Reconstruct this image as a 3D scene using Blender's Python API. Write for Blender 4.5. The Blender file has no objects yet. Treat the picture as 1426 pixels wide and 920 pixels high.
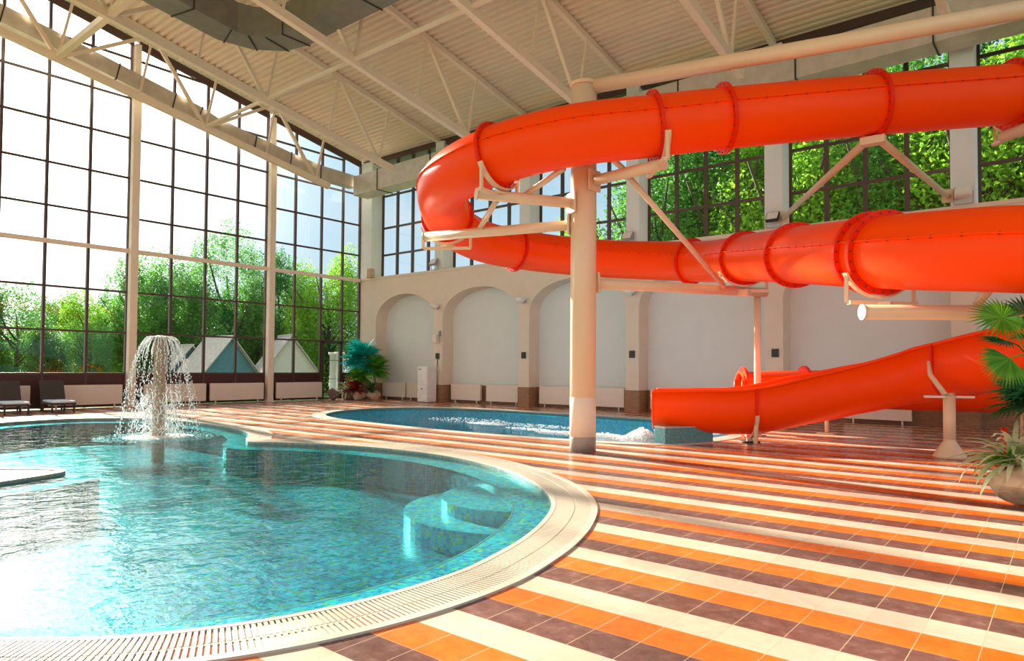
import bpy, bmesh, math, random
import numpy as np
from math import sin, cos, pi, radians, sqrt, atan2
from mathutils import Vector, Matrix
from mathutils.geometry import tessellate_polygon
random.seed(7)
S = bpy.context.scene
COL = S.collection
V = Vector
H = 1.56                                   # eye height of the camera

# ------------------------------------------------------------------ helpers
class MB:
    """collects shapes, then links them as ONE mesh object"""
    def __init__(s): s.v = []; s.f = []; s.sm = []; s.uv = []
    def add(s, vs, fs, smooth=False):
        o = len(s.v); s.v.extend([tuple(p) for p in vs])
        s.f.extend([tuple(i + o for i in f) for f in fs]); s.sm.extend([smooth] * len(fs)); return s
    def box(s, a, b, M=None):
        x0, y0, z0 = a; x1, y1, z1 = b
        vs = [V(p) for p in ((x0,y0,z0),(x1,y0,z0),(x1,y1,z0),(x0,y1,z0),(x0,y0,z1),(x1,y0,z1),(x1,y1,z1),(x0,y1,z1))]
        if M is not None: vs = [M @ p for p in vs]
        return s.add(vs, [(0,3,2,1),(4,5,6,7),(0,1,5,4),(1,2,6,5),(2,3,7,6),(3,0,4,7)])
    def bbox(s, a, b, r=0.01, M=None):
        """box with bevelled edges"""
        bm = bmesh.new(); bmesh.ops.create_cube(bm, size=1)
        for v in bm.verts:
            v.co = V(((a[i] + b[i]) / 2 + v.co[i] * (b[i] - a[i]) for i in range(3)))
        bmesh.ops.bevel(bm, geom=list(bm.edges), offset=r, segments=2, affect='EDGES', profile=.6)
        bm.verts.index_update()
        vs = [v.co.copy() for v in bm.verts]; fs = [[v.index for v in f.verts] for f in bm.faces]
        bm.free()
        if M is not None: vs = [M @ p for p in vs]
        return s.add(vs, fs)
    def bar(s, p, q, w, h, up=(0,0,1)):
        """rectangular bar from p to q"""
        p, q = V(p), V(q); d = (q - p).normalized(); up = V(up)
        if abs(d.dot(up)) > .99: up = V((1,0,0))
        r = d.cross(up).normalized(); u = r.cross(d).normalized()
        vs = []
        for c in (p, q):
            for a, b in ((-1,-1),(1,-1),(1,1),(-1,1)): vs.append(c + r * a * w / 2 + u * b * h / 2)
        return s.add(vs, [(0,1,2,3),(7,6,5,4),(0,4,5,1),(1,5,6,2),(2,6,7,3),(3,7,4,0)])
    def tube(s, pts, r, n=10, cap=True, up=(0,0,1)):
        pts = [V(p) for p in pts]; m = len(pts)
        rs = r if isinstance(r, (list, tuple)) else [r] * m
        vs, fs = [], []; u0 = None
        for i, p in enumerate(pts):
            t = (pts[min(i + 1, m - 1)] - pts[max(i - 1, 0)])
            t = t.normalized() if t.length > 1e-9 else V((0,0,1))
            if u0 is None:
                a = V(up) if abs(t.dot(V(up))) < .95 else V((1,0,0))
                u0 = (a - t * a.dot(t)).normalized()
            else:
                u0 = (u0 - t * u0.dot(t)); u0 = u0.normalized() if u0.length > 1e-6 else V((1,0,0))
            w = t.cross(u0)
            for k in range(n):
                a = 2 * pi * k / n; vs.append(p + (u0 * cos(a) + w * sin(a)) * rs[i])
        for i in range(m - 1):
            for k in range(n):
                k2 = (k + 1) % n; fs.append((i*n+k, i*n+k2, (i+1)*n+k2, (i+1)*n+k))
        s.add(vs, fs, True)
        if cap:
            o = len(s.v) - len(vs)
            s.f.append(tuple(o + k for k in reversed(range(n)))); s.sm.append(False)
            s.f.append(tuple(o + (m-1)*n + k for k in range(n))); s.sm.append(False)
        return s
    def lathe(s, prof, n=24, c=(0,0,0), smooth=True):
        vs, fs = [], []; c = V(c); m = len(prof)
        for r, z in prof:
            for k in range(n):
                a = 2*pi*k/n; vs.append(c + V((r*cos(a), r*sin(a), z)))
        for i in range(m-1):
            for k in range(n):
                k2 = (k+1) % n; fs.append((i*n+k, i*n+k2, (i+1)*n+k2, (i+1)*n+k))
        s.add(vs, fs, smooth)
        o = len(s.v) - len(vs)
        if prof[0][0] > 1e-4: s.f.append(tuple(o + k for k in reversed(range(n)))); s.sm.append(False)
        if prof[-1][0] > 1e-4: s.f.append(tuple(o + (m-1)*n + k for k in range(n))); s.sm.append(False)
        return s
    def sweep(s, rings, closed=True, cap=True, smooth=True):
        """rings: list of lists of points (same length)"""
        n = len(rings[0]); vs = [p for r in rings for p in r]; fs = []
        for i in range(len(rings)-1):
            for k in range(n if closed else n-1):
                k2 = (k+1) % n; fs.append((i*n+k, i*n+k2, (i+1)*n+k2, (i+1)*n+k))
        s.add(vs, fs, smooth)
        if cap and closed:
            o = len(s.v) - len(vs)
            s.f.append(tuple(o+k for k in reversed(range(n)))); s.sm.append(False)
            s.f.append(tuple(o+(len(rings)-1)*n+k for k in range(n))); s.sm.append(False)
        return s
    def poly(s, loops, z=0.0, flip=False):
        """flat polygon with holes"""
        L = [[V((p[0], p[1], z)) for p in l] for l in loops]
        tri = tessellate_polygon(L); flat = [p for l in L for p in l]
        fs = []
        for t in tri:
            a, b, c = (flat[i] for i in t)
            nz = (b - a).cross(c - a).z
            t = tuple(t)
            if (nz < 0) != flip: t = t[::-1]
            fs.append(t)
        return s.add(flat, fs)
    def build(s, name, mat, parent=None, loc=None):
        me = bpy.data.meshes.new(name)
        vs = s.v
        if loc is not None: vs = [(p[0]-loc[0], p[1]-loc[1], p[2]-loc[2]) for p in s.v]
        me.from_pydata(vs, [], s.f); me.update()
        me.polygons.foreach_set('use_smooth', s.sm)
        if mat is not None: me.materials.append(mat)
        o = bpy.data.objects.new(name, me); COL.objects.link(o)
        if loc is not None: o.location = loc
        if parent is not None:
            o.parent = parent
            if loc is None:                        # vertices were given in world coordinates
                q = V((0,0,0)); a = parent
                while a is not None: q += a.location; a = a.parent
                o.location = -q
        return o

def tag(o, label=None, cat=None, group=None, kind=None):
    if label: o['label'] = label
    if cat: o['category'] = cat
    if group: o['group'] = group
    if kind: o['kind'] = kind
    return o
def thing(name, loc, label, cat, group=None, kind=None, rz=0):
    o = bpy.data.objects.new(name, None); COL.objects.link(o)
    o.location = loc; o.rotation_euler = (0, 0, rz); o.empty_display_size = .2
    return tag(o, label, cat, group, kind)
def copy_tree(o, parent=None):
    c = o.copy(); COL.objects.link(c)
    if parent is not None: c.parent = parent
    for ch in list(o.children): copy_tree(ch, c)
    return c
def structure(o): o['kind'] = 'structure'; return o
def crom(P, n=12, closed=False):
    """Catmull-Rom through points (tuples of any length)"""
    P = [np.array(p, float) for p in P]; out = []; m = len(P)
    for i in range(m if closed else m-1):
        if closed: a, b, c, d = P[i-1], P[i], P[(i+1) % m], P[(i+2) % m]
        else:
            b, c = P[i], P[i+1]
            a = P[i-1] if i > 0 else 2*b - c
            d = P[i+2] if i+2 < m else 2*c - b
        for k in range(n):
            t = k/n
            out.append(.5*((2*b)+(-a+c)*t+(2*a-5*b+4*c-d)*t*t+(-a+3*b-3*c+d)*t**3))
    if not closed: out.append(P[-1])
    return [tuple(p) for p in out]

# ------------------------------------------------------------------ materials
def newmat(name):
    m = bpy.data.materials.new(name); m.use_nodes = True
    nt = m.node_tree; nt.nodes.clear(); out = nt.nodes.new('ShaderNodeOutputMaterial')
    return m, nt, out
def N(nt, t, **kw):
    n = nt.nodes.new(t)
    for k, v in kw.items():
        if k in n.inputs: n.inputs[k].default_value = v
        else: setattr(n, k, v)
    return n
def L(nt, a, b): nt.links.new(a, b)
def math_(nt, op, a, b=None, c=None):
    n = nt.nodes.new('ShaderNodeMath'); n.operation = op
    for i, x in enumerate((a, b, c)):
        if x is None: continue
        if isinstance(x, (int, float)): n.inputs[i].default_value = x
        else: nt.links.new(x, n.inputs[i])
    return n.outputs[0]
def ramp(nt, fac, stops, const=False):
    r = nt.nodes.new('ShaderNodeValToRGB'); e = r.color_ramp.elements
    if const: r.color_ramp.interpolation = 'CONSTANT'
    while len(e) < len(stops): e.new(.5)
    for i, (p, c) in enumerate(stops): e[i].position = p; e[i].color = (*c, 1)
    if fac is not None: nt.links.new(fac, r.inputs[0])
    return r.outputs[0]
def mixc(nt, fac, a, b, mode='MIX'):
    n = nt.nodes.new('ShaderNodeMix'); n.data_type = 'RGBA'; n.blend_type = mode
    for i, x in ((0, fac), (6, a), (7, b)):
        if isinstance(x, (int, float)): n.inputs[i].default_value = x
        elif isinstance(x, (tuple, list)): n.inputs[i].default_value = (*x, 1)
        else: nt.links.new(x, n.inputs[i])
    return n.outputs[2]
def simple(name, col, rough=.5, metal=0, spec=.5, var=0.06, vscale=6, bump=0, bscale=40, coat=0, ntc='Object'):
    """paint / plastic / stone with slight mottling"""
    m, nt, out = newmat(name)
    b = N(nt, 'ShaderNodeBsdfPrincipled', Roughness=rough, Metallic=metal)
    b.inputs['Specular IOR Level'].default_value = spec
    b.inputs['Coat Weight'].default_value = coat
    b.inputs['Coat Roughness'].default_value = .08
    tc = N(nt, 'ShaderNodeNewGeometry')
    no = N(nt, 'ShaderNodeTexNoise', Scale=vscale, Detail=4.0); L(nt, tc.outputs['Position'], no.inputs['Vector'])
    c0 = tuple(max(0, x*(1-var)) for x in col); c1 = tuple(min(1, x*(1+var)) for x in col)
    L(nt, ramp(nt, no.outputs['Fac'], [(.3, c0), (.7, c1)]), b.inputs['Base Color'])
    if bump:
        n2 = N(nt, 'ShaderNodeTexNoise', Scale=bscale, Detail=3.0); L(nt, tc.outputs['Position'], n2.inputs['Vector'])
        bp = N(nt, 'ShaderNodeBump', Strength=bump, Distance=.01); L(nt, n2.outputs['Fac'], bp.inputs['Height']); L(nt, bp.outputs[0], b.inputs['Normal'])
    L(nt, b.outputs[0], out.inputs[0]); return m

TILE = .3033; Y0 = 4.139; X0 = -.423
def floor_mat():
    m, nt, out = newmat('striped_tiles')
    g = N(nt, 'ShaderNodeNewGeometry'); sp = N(nt, 'ShaderNodeSeparateXYZ'); L(nt, g.outputs['Position'], sp.inputs[0])
    fy = math_(nt, 'DIVIDE', math_(nt, 'SUBTRACT', sp.outputs[1], Y0), TILE)
    fx = math_(nt, 'DIVIDE', math_(nt, 'SUBTRACT', sp.outputs[0], X0), TILE)
    iy = math_(nt, 'FLOOR', fy); ix = math_(nt, 'FLOOR', fx)
    m3 = math_(nt, 'FLOORED_MODULO', iy, 3.0)
    k = math_(nt, 'DIVIDE', math_(nt, 'ADD', m3, .5), 3.0)
    cb = N(nt, 'ShaderNodeCombineXYZ'); L(nt, ix, cb.inputs[0]); L(nt, iy, cb.inputs[1])
    wn = N(nt, 'ShaderNodeTexWhiteNoise', noise_dimensions='2D'); L(nt, cb.outputs[0], wn.inputs['Vector'])
    no = N(nt, 'ShaderNodeTexNoise', Scale=9.0, Detail=6.0, Roughness=.65); L(nt, g.outputs['Position'], no.inputs['Vector'])
    no2 = N(nt, 'ShaderNodeTexNoise', Scale=2.3, Detail=5.0); L(nt, g.outputs['Position'], no2.inputs['Vector'])
    br = ramp(nt, no.outputs['Fac'], [(.3, (.10,.04,.032)), (.55, (.16,.075,.062)), (.75, (.25,.15,.13))])
    orr = ramp(nt, no.outputs['Fac'], [(.3, (.64,.115,.008)), (.7, (.80,.175,.018))])
    cr = ramp(nt, no.outputs['Fac'], [(.3, (.55,.44,.335)), (.7, (.62,.51,.40))])
    c = mixc(nt, math_(nt, 'GREATER_THAN', m3, .5), br, orr)
    c = mixc(nt, math_(nt, 'GREATER_THAN', m3, 1.5), c, cr)
    c = mixc(nt, .16, c, ramp(nt, wn.outputs[0], [(0, (.35,.35,.35)), (1, (1,1,1))]), 'MULTIPLY')
    ax = math_(nt, 'FRACT', fx); ay = math_(nt, 'FRACT', fy)
    ex = math_(nt, 'LESS_THAN', math_(nt, 'MINIMUM', ax, math_(nt, 'SUBTRACT', 1.0, ax)), .009)
    ey = math_(nt, 'LESS_THAN', math_(nt, 'MINIMUM', ay, math_(nt, 'SUBTRACT', 1.0, ay)), .009)
    gr = math_(nt, 'MAXIMUM', ex, math_(nt, 'MULTIPLY', ey, .6))
    c = mixc(nt, math_(nt, 'MULTIPLY', gr, .8), c, (.50,.37,.25))
    b = N(nt, 'ShaderNodeBsdfPrincipled'); L(nt, c, b.inputs['Base Color'])
    rr = nt.nodes.new('ShaderNodeMapRange'); rr.inputs[1].default_value = .35; rr.inputs[2].default_value = .65
    rr.inputs[3].default_value = .16; rr.inputs[4].default_value = .36; L(nt, no2.outputs['Fac'], rr.inputs[0])
    L(nt, rr.outputs[0], b.inputs['Roughness']); b.inputs['Specular IOR Level'].default_value = .6
    bp = N(nt, 'ShaderNodeBump', Strength=.12, Distance=.01); L(nt, math_(nt, 'SUBTRACT', no.outputs['Fac'], math_(nt, 'MULTIPLY', gr, .6)), bp.inputs['Height'])
    L(nt, bp.outputs[0], b.inputs['Normal']); L(nt, b.outputs[0], out.inputs[0]); return m

def mosaic_mat(name, size, uv=False, pale=0.0, rim=False, bright=False):
    m, nt, out = newmat(name)
    g = N(nt, 'ShaderNodeTexCoord') if uv else N(nt, 'ShaderNodeNewGeometry')
    src = g.outputs['UV'] if uv else g.outputs['Position']
    sc = N(nt, 'ShaderNodeVectorMath', operation='SCALE'); L(nt, src, sc.inputs[0]); sc.inputs['Scale'].default_value = 1/size
    off = N(nt, 'ShaderNodeVectorMath', operation='ADD'); L(nt, sc.outputs[0], off.inputs[0]); off.inputs[1].default_value = (.37,.41,.43)
    fl = N(nt, 'ShaderNodeVectorMath', operation='FLOOR'); L(nt, off.outputs[0], fl.inputs[0])
    wn = N(nt, 'ShaderNodeTexWhiteNoise', noise_dimensions='3D'); L(nt, fl.outputs[0], wn.inputs['Vector'])
    cols = [(0,(.02,.28,.50)),(.16,(.01,.48,.62)),(.34,(.03,.60,.68)),(.52,(.12,.70,.72)),(.66,(.04,.38,.60)),(.76,(.18,.66,.46)),(.84,(.85,.72,.10)),(.90,(.88,.34,.10)),(.94,(.5,.78,.78))] if rim else \
           [(0,(.002,.13,.22)),(.22,(.003,.21,.31)),(.45,(.004,.29,.37)),(.66,(.01,.36,.42)),(.80,(.015,.24,.14)),(.90,(.26,.28,.03)),(.95,(.08,.42,.5))]
    if bright: cols = [(0,(.004,.36,.52)),(.3,(.005,.46,.62)),(.6,(.01,.54,.68)),(.9,(.06,.64,.74))]
    c = ramp(nt, wn.outputs[0], cols, True)
    fr = N(nt, 'ShaderNodeVectorMath', operation='FRACTION'); L(nt, off.outputs[0], fr.inputs[0])
    sp = N(nt, 'ShaderNodeSeparateXYZ'); L(nt, fr.outputs[0], sp.inputs[0])
    e = math_(nt, 'LESS_THAN', math_(nt, 'MINIMUM', sp.outputs[0], sp.outputs[1]), .1)
    c = mixc(nt, math_(nt, 'MULTIPLY', e, .55), c, (.45,.52,.5))
    if pale: c = mixc(nt, pale, c, (.45,.62,.62))
    b = N(nt, 'ShaderNodeBsdfPrincipled', Roughness=.25); L(nt, c, b.inputs['Base Color']); L(nt, b.outputs[0], out.inputs[0]); return m

def water_mat(name, tint, scale, strength, dist=.05, refl=1.0):
    m, nt, out = newmat(name)
    g = N(nt, 'ShaderNodeNewGeometry')
    n1 = N(nt, 'ShaderNodeTexNoise', Scale=scale, Detail=3.0, Roughness=.55, Distortion=.6); L(nt, g.outputs['Position'], n1.inputs['Vector'])
    n2 = N(nt, 'ShaderNodeTexNoise', Scale=scale*4.2, Detail=2.0); L(nt, g.outputs['Position'], n2.inputs['Vector'])
    h = math_(nt, 'ADD', n1.outputs['Fac'], math_(nt, 'MULTIPLY', n2.outputs['Fac'], .22))
    bp = N(nt, 'ShaderNodeBump', Strength=strength, Distance=dist); L(nt, h, bp.inputs['Height'])
    fr = N(nt, 'ShaderNodeFresnel'); L(nt, bp.outputs[0], fr.inputs['Normal'])
    L(nt, math_(nt, 'ADD', 1.33, math_(nt, 'MULTIPLY', g.outputs['Backfacing'], 1/1.33-1.33)), fr.inputs[0])   # same reflectance from both sides
    tr = N(nt, 'ShaderNodeBsdfTransparent'); tr.inputs[0].default_value = (*tint, 1)
    gl = N(nt, 'ShaderNodeBsdfGlossy', Roughness=.02); gl.inputs[0].default_value = (1,1,1,1); L(nt, bp.outputs[0], gl.inputs['Normal'])
    mx = N(nt, 'ShaderNodeMixShader'); L(nt, math_(nt, 'MULTIPLY', fr.outputs[0], refl), mx.inputs[0]); L(nt, tr.outputs[0], mx.inputs[1]); L(nt, gl.outputs[0], mx.inputs[2])
    L(nt, mx.outputs[0], out.inputs[0]); return m
def glass_mat(name, tint=(.93,.96,.95), dirt=.0):
    m, nt, out = newmat(name)
    fr = N(nt, 'ShaderNodeFresnel'); g = N(nt, 'ShaderNodeNewGeometry')
    L(nt, math_(nt, 'ADD', 1.45, math_(nt, 'MULTIPLY', g.outputs['Backfacing'], 1/1.45-1.45)), fr.inputs[0])
    tr = N(nt, 'ShaderNodeBsdfTransparent'); tr.inputs[0].default_value = (*tint, 1)
    gl = N(nt, 'ShaderNodeBsdfGlossy', Roughness=.01)
    mx = N(nt, 'ShaderNodeMixShader'); L(nt, math_(nt, 'MULTIPLY', fr.outputs[0], .8), mx.inputs[0]); L(nt, tr.outputs[0], mx.inputs[1]); L(nt, gl.outputs[0], mx.inputs[2])
    L(nt, mx.outputs[0], out.inputs[0]); return m
def leaf_mat(name, a, b, trans=.45, scale=.8):
    m, nt, out = newmat(name)
    g = N(nt, 'ShaderNodeNewGeometry'); 
    c = ramp(nt, g.outputs['Random Per Island'], [(0, a), (1, b)])
    d = N(nt, 'ShaderNodeBsdfPrincipled', Roughness=.45); L(nt, c, d.inputs['Base Color']); d.inputs['Specular IOR Level'].default_value = .3
    t = N(nt, 'ShaderNodeBsdfTranslucent'); L(nt, c, t.inputs[0])
    mx = N(nt, 'ShaderNodeMixShader'); mx.inputs[0].default_value = trans
    L(nt, d.outputs[0], mx.inputs[1]); L(nt, t.outputs[0], mx.inputs[2]); L(nt, mx.outputs[0], out.inputs[0]); return m
def brick_mat():
    m, nt, out = newmat('brown_brick_tiles')
    g = N(nt, 'ShaderNodeNewGeometry'); sp = N(nt, 'ShaderNodeSeparateXYZ'); L(nt, g.outputs['Position'], sp.inputs[0])
    cb = N(nt, 'ShaderNodeCombineXYZ'); L(nt, math_(nt, 'ADD', sp.outputs[0], sp.outputs[1]), cb.inputs[0]); L(nt, sp.outputs[2], cb.inputs[1])
    br = N(nt, 'ShaderNodeTexBrick', Scale=1.0); L(nt, cb.outputs[0], br.inputs['Vector'])
    br.inputs['Color1'].default_value = (.36,.20,.10,1); br.inputs['Color2'].default_value = (.28,.145,.07,1); br.inputs['Mortar'].default_value = (.20,.12,.07,1)
    br.inputs['Brick Width'].default_value = .24; br.inputs['Row Height'].default_value = .065; br.inputs['Mortar Size'].default_value = .006
    b = N(nt, 'ShaderNodeBsdfPrincipled', Roughness=.55); L(nt, br.outputs[0], b.inputs['Base Color']); L(nt, b.outputs[0], out.inputs[0]); return m
def grass_mat():
    m, nt, out = newmat('lawn')
    g = N(nt, 'ShaderNodeNewGeometry'); no = N(nt, 'ShaderNodeTexNoise', Scale=1.3, Detail=8.0); L(nt, g.outputs['Position'], no.inputs['Vector'])
    b = N(nt, 'ShaderNodeBsdfPrincipled', Roughness=.9); L(nt, ramp(nt, no.outputs['Fac'], [(.3,(.05,.12,.02)),(.7,(.16,.28,.05))]), b.inputs['Base Color']); L(nt, b.outputs[0], out.inputs[0]); return m
def foam_mat():
    m, nt, out = newmat('white_water')
    d = N(nt, 'ShaderNodeBsdfPrincipled', Roughness=.3); d.inputs['Base Color'].default_value = (.95,.97,.98,1)
    tr = N(nt, 'ShaderNodeBsdfTransparent'); mx = N(nt, 'ShaderNodeMixShader'); mx.inputs[0].default_value = .85
    L(nt, tr.outputs[0], mx.inputs[1]); L(nt, d.outputs[0], mx.inputs[2]); L(nt, mx.outputs[0], out.inputs[0]); return m

M = dict(
 floor=floor_mat(), mosaic=mosaic_mat('pool_mosaic', .06), bmosaic=mosaic_mat('blue_pool_mosaic', .06, bright=True), rim=mosaic_mat('rim_mosaic', .042, True, rim=True), stepmosaic=mosaic_mat('step_mosaic', .045, pale=.18, rim=True),
 water=water_mat('pool_water', (.30,.73,.78), 3.0, .36, .05, .8), water2=water_mat('far_pool_water', (.20,.86,.96), 3.0, 1.0, .12, .5),
 glass=glass_mat('window_glass'), coping=simple('cream_coping', (.52,.47,.39), .3, var=.05), slot=simple('gutter_shadow', (.20,.15,.10), .6),
 wall=simple('warm_plaster', (.74,.62,.50), .7, var=.03, vscale=2, bump=.05), niche=simple('white_plaster', (.71,.74,.72), .75, var=.02, vscale=1.5, bump=.04),
 brick=brick_mat(), steel=simple('white_steel_paint', (.80,.68,.55), .4, var=.03), ceil=simple('ceiling_sheet', (.76,.64,.52), .5, var=.03, vscale=1),
 frame=simple('dark_brown_frame', (.075,.038,.032), .4), spandrel=simple('maroon_panel', (.06,.012,.010), .5, var=.2),
 duct=simple('galvanised_duct', (.58,.53,.46), .45, metal=.25, var=.10, vscale=3), ductd=simple('grey_duct', (.22,.22,.19), .5, metal=.2, var=.1, vscale=3), seam=simple('duct_seam', (.03,.028,.025), .5),
 tube=simple('orange_gelcoat', (1.0,.068,.0), .40, var=.0, vscale=1.2, spec=.16, coat=.0), flange=simple('red_flange', (.78,.022,.001), .4, var=.03, spec=.15), bolt=simple('bolt_steel', (.12,.07,.05), .4, metal=.6),
 cream=simple('cream_steel_paint', (.74,.55,.36), .38, var=.02), greyband=simple('grey_base_band', (.30,.25,.21), .5),
 rad=simple('radiator_enamel', (.78,.68,.59), .35, var=.02), dark=simple('dark_metal', (.03,.028,.027), .5), white=simple('white_plastic', (.8,.78,.74), .4),
 grey=simple('grey_plastic', (.32,.31,.29), .5), wicker=simple('dark_wicker', (.05,.04,.038), .6, var=.3, vscale=60, bump=.6, bscale=120), cushion=simple('pale_cushion', (.68,.80,.90), .8),
 stone=simple('tan_stone', (.52,.38,.25), .8, var=.25, vscale=9, bump=.6, bscale=12), stone2=simple('brown_boulder', (.17,.11,.08), .85, var=.3, vscale=9, bump=.6, bscale=12), soil=simple('soil', (.06,.04,.03), .95, var=.3, vscale=30),
 trunk=simple('bark', (.06,.045,.03), .9, var=.35, vscale=12, bump=.6), palmtrunk=simple('palm_bark', (.34,.20,.10), .9, var=.4, vscale=30, bump=.8),
 leafA=leaf_mat('leaf_bright', (.13,.36,.02), (.36,.62,.06)), leafB=leaf_mat('leaf_mid', (.05,.22,.03), (.17,.42,.07)), leafC=leaf_mat('leaf_dark', (.03,.14,.03), (.09,.27,.06)),
 palm=leaf_mat('palm_leaf', (.05,.24,.015), (.14,.40,.03), .3), palmd=leaf_mat('palm_leaf_dark', (.012,.07,.02), (.03,.14,.04), .25), teal=leaf_mat('teal_palm_leaf', (.0,.30,.26), (.02,.45,.38), .35),
 red=leaf_mat('red_leaf', (.22,.01,.015), (.42,.03,.03), .3), varieg=leaf_mat('cream_edged_leaf', (.30,.44,.16), (.80,.82,.58), .3), bract=leaf_mat('scarlet_bract', (.75,.02,.01), (.9,.05,.02), .2),
 wood=simple('weathered_post', (.36,.24,.15), .7, var=.3, vscale=14, bump=.5), granite=simple('teal_granite_tiles', (.10,.24,.25), .35, var=.5, vscale=45), granitetop=simple('pale_granite', (.36,.40,.38), .4, var=.2, vscale=40),
 lawn=grass_mat(), foam=foam_mat(), drop=simple('water_drops', (.88,.94,.96), .1, var=.0),
 roof=simple('pale_shingles', (.60,.55,.50), .8, var=.12, vscale=5), hut=simple('blue_boards', (.10,.28,.36), .7, var=.1), hutw=simple('white_boards', (.75,.72,.66), .7), red_stone=simple('red_flowers', (.5,.06,.03), .8, var=.3, vscale=8, bump=.8, bscale=8),
)

# ------------------------------------------------------------------ pools and floor
XW, YR, YN = -28.2, 22.0, 22.7            # left glass wall, front face of right wall, its recessed plane
near_pts = [(-4.74,1.2),(-4.28,1.62),(-3.97,2.1),(-3.77,2.6),(-3.66,3.2),(-3.66,3.85),(-3.77,4.4),(-3.93,4.95),(-4.2,5.6),(-4.59,6.3),(-5.1,6.92),(-5.8,7.5),(-6.7,8.05),(-7.8,8.47),(-9.1,8.69),(-10.6,8.63),(-11.9,8.27),(-12.75,7.85)]
cusp = [(-13.2,7.55)]
fount_pts = [(-13.75,7.75),(-14.31,8.13),(-15.0,8.5),(-16.24,8.9),(-17.9,9.1),(-19.6,9.08),(-21.3,8.75),(-22.5,7.6),(-22.6,6.3),(-21.9,4.9),(-20.4,3.5),(-18.2,2.4),(-16.0,1.9),(-14.2,2.1),(-13.0,2.75),(-12.3,3.3)]
tip = [(-11.9,3.62),(-11.6,3.68),(-11.35,3.5)]
back_pts = [(-11.05,2.75),(-10.75,1.7),(-10.0,.5),(-8.6,-.3),(-7.0,-.3),(-5.7,.35)]
pool_a = crom(near_pts + cusp + fount_pts + tip + back_pts, 6, True)
pool_b = crom([(-6.85,13.2),(-8.03,12.68),(-10.33,12.3),(-12.76,12.26),(-16.14,12.55),(-18.18,13.05),(-19.4,13.85),(-20.35,15.2),(-20.75,16.8),(-20.4,18.1),(-19.4,18.95),(-17.6,19.4),(-15,19.5),(-11,19.5),(-8.2,19.4),(-7.0,18.9),(-6.5,17.8),(-6.4,16),(-6.45,14.2)], 6, True)
def orient(P):
    a = sum(P[i][0]*P[(i+1) % len(P)][1] - P[(i+1) % len(P)][0]*P[i][1] for i in range(len(P)))
    return P if a > 0 else P[::-1]
def resample(P, step):
    P = [np.array(p) for p in P]; P.append(P[0]); d = [0]
    for i in range(1, len(P)): d.append(d[-1] + np.linalg.norm(P[i]-P[i-1]))
    n = int(d[-1]/step); out = []; j = 0
    for k in range(n):
        s = d[-1]*k/n
        while d[j+1] < s: j += 1
        t = (s-d[j])/max(1e-9, d[j+1]-d[j]); out.append(tuple(P[j]*(1-t)+P[j+1]*t))
    return out
def offset(P, w):
    """offset a CCW loop outwards; width clamped where the deck is a narrow tongue"""
    out = []; n = len(P)
    for i in range(n):
        a, b = np.array(P[i-2]), np.array(P[(i+2) % n]); t = (b-a)/np.linalg.norm(b-a)
        out.append((P[i][0]+t[1]*w, P[i][1]-t[0]*w))
    return out
pool_a = resample(orient(pool_a), .12); pool_b = resample(orient(pool_b), .15)
CW, CW2 = .52, .42
def clampw(P, w):                          # narrower coping around the peninsula tip
    out = offset(P, w)
    for i, p in enumerate(P):
        d = sqrt((p[0]+11.75)**2 + (p[1]-3.1)**2)
        if d < 2.6 and p[1] < 3.75:
            k = max(.25, min(1, d/2.6)); out[i] = (p[0]+(out[i][0]-p[0])*k, p[1]+(out[i][1]-p[1])*k)
    return out
cop_a = clampw(pool_a, CW); cop_b = offset(pool_b, CW2)
mid_a = clampw(pool_a, .04); mid_b = offset(pool_b, .02)
o = structure(MB().poly([[(XW-.1,-14),(7,-14),(7,YN+.2),(XW-.1,YN+.2)], mid_a, mid_b]).build('floor', M['floor']))

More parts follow.
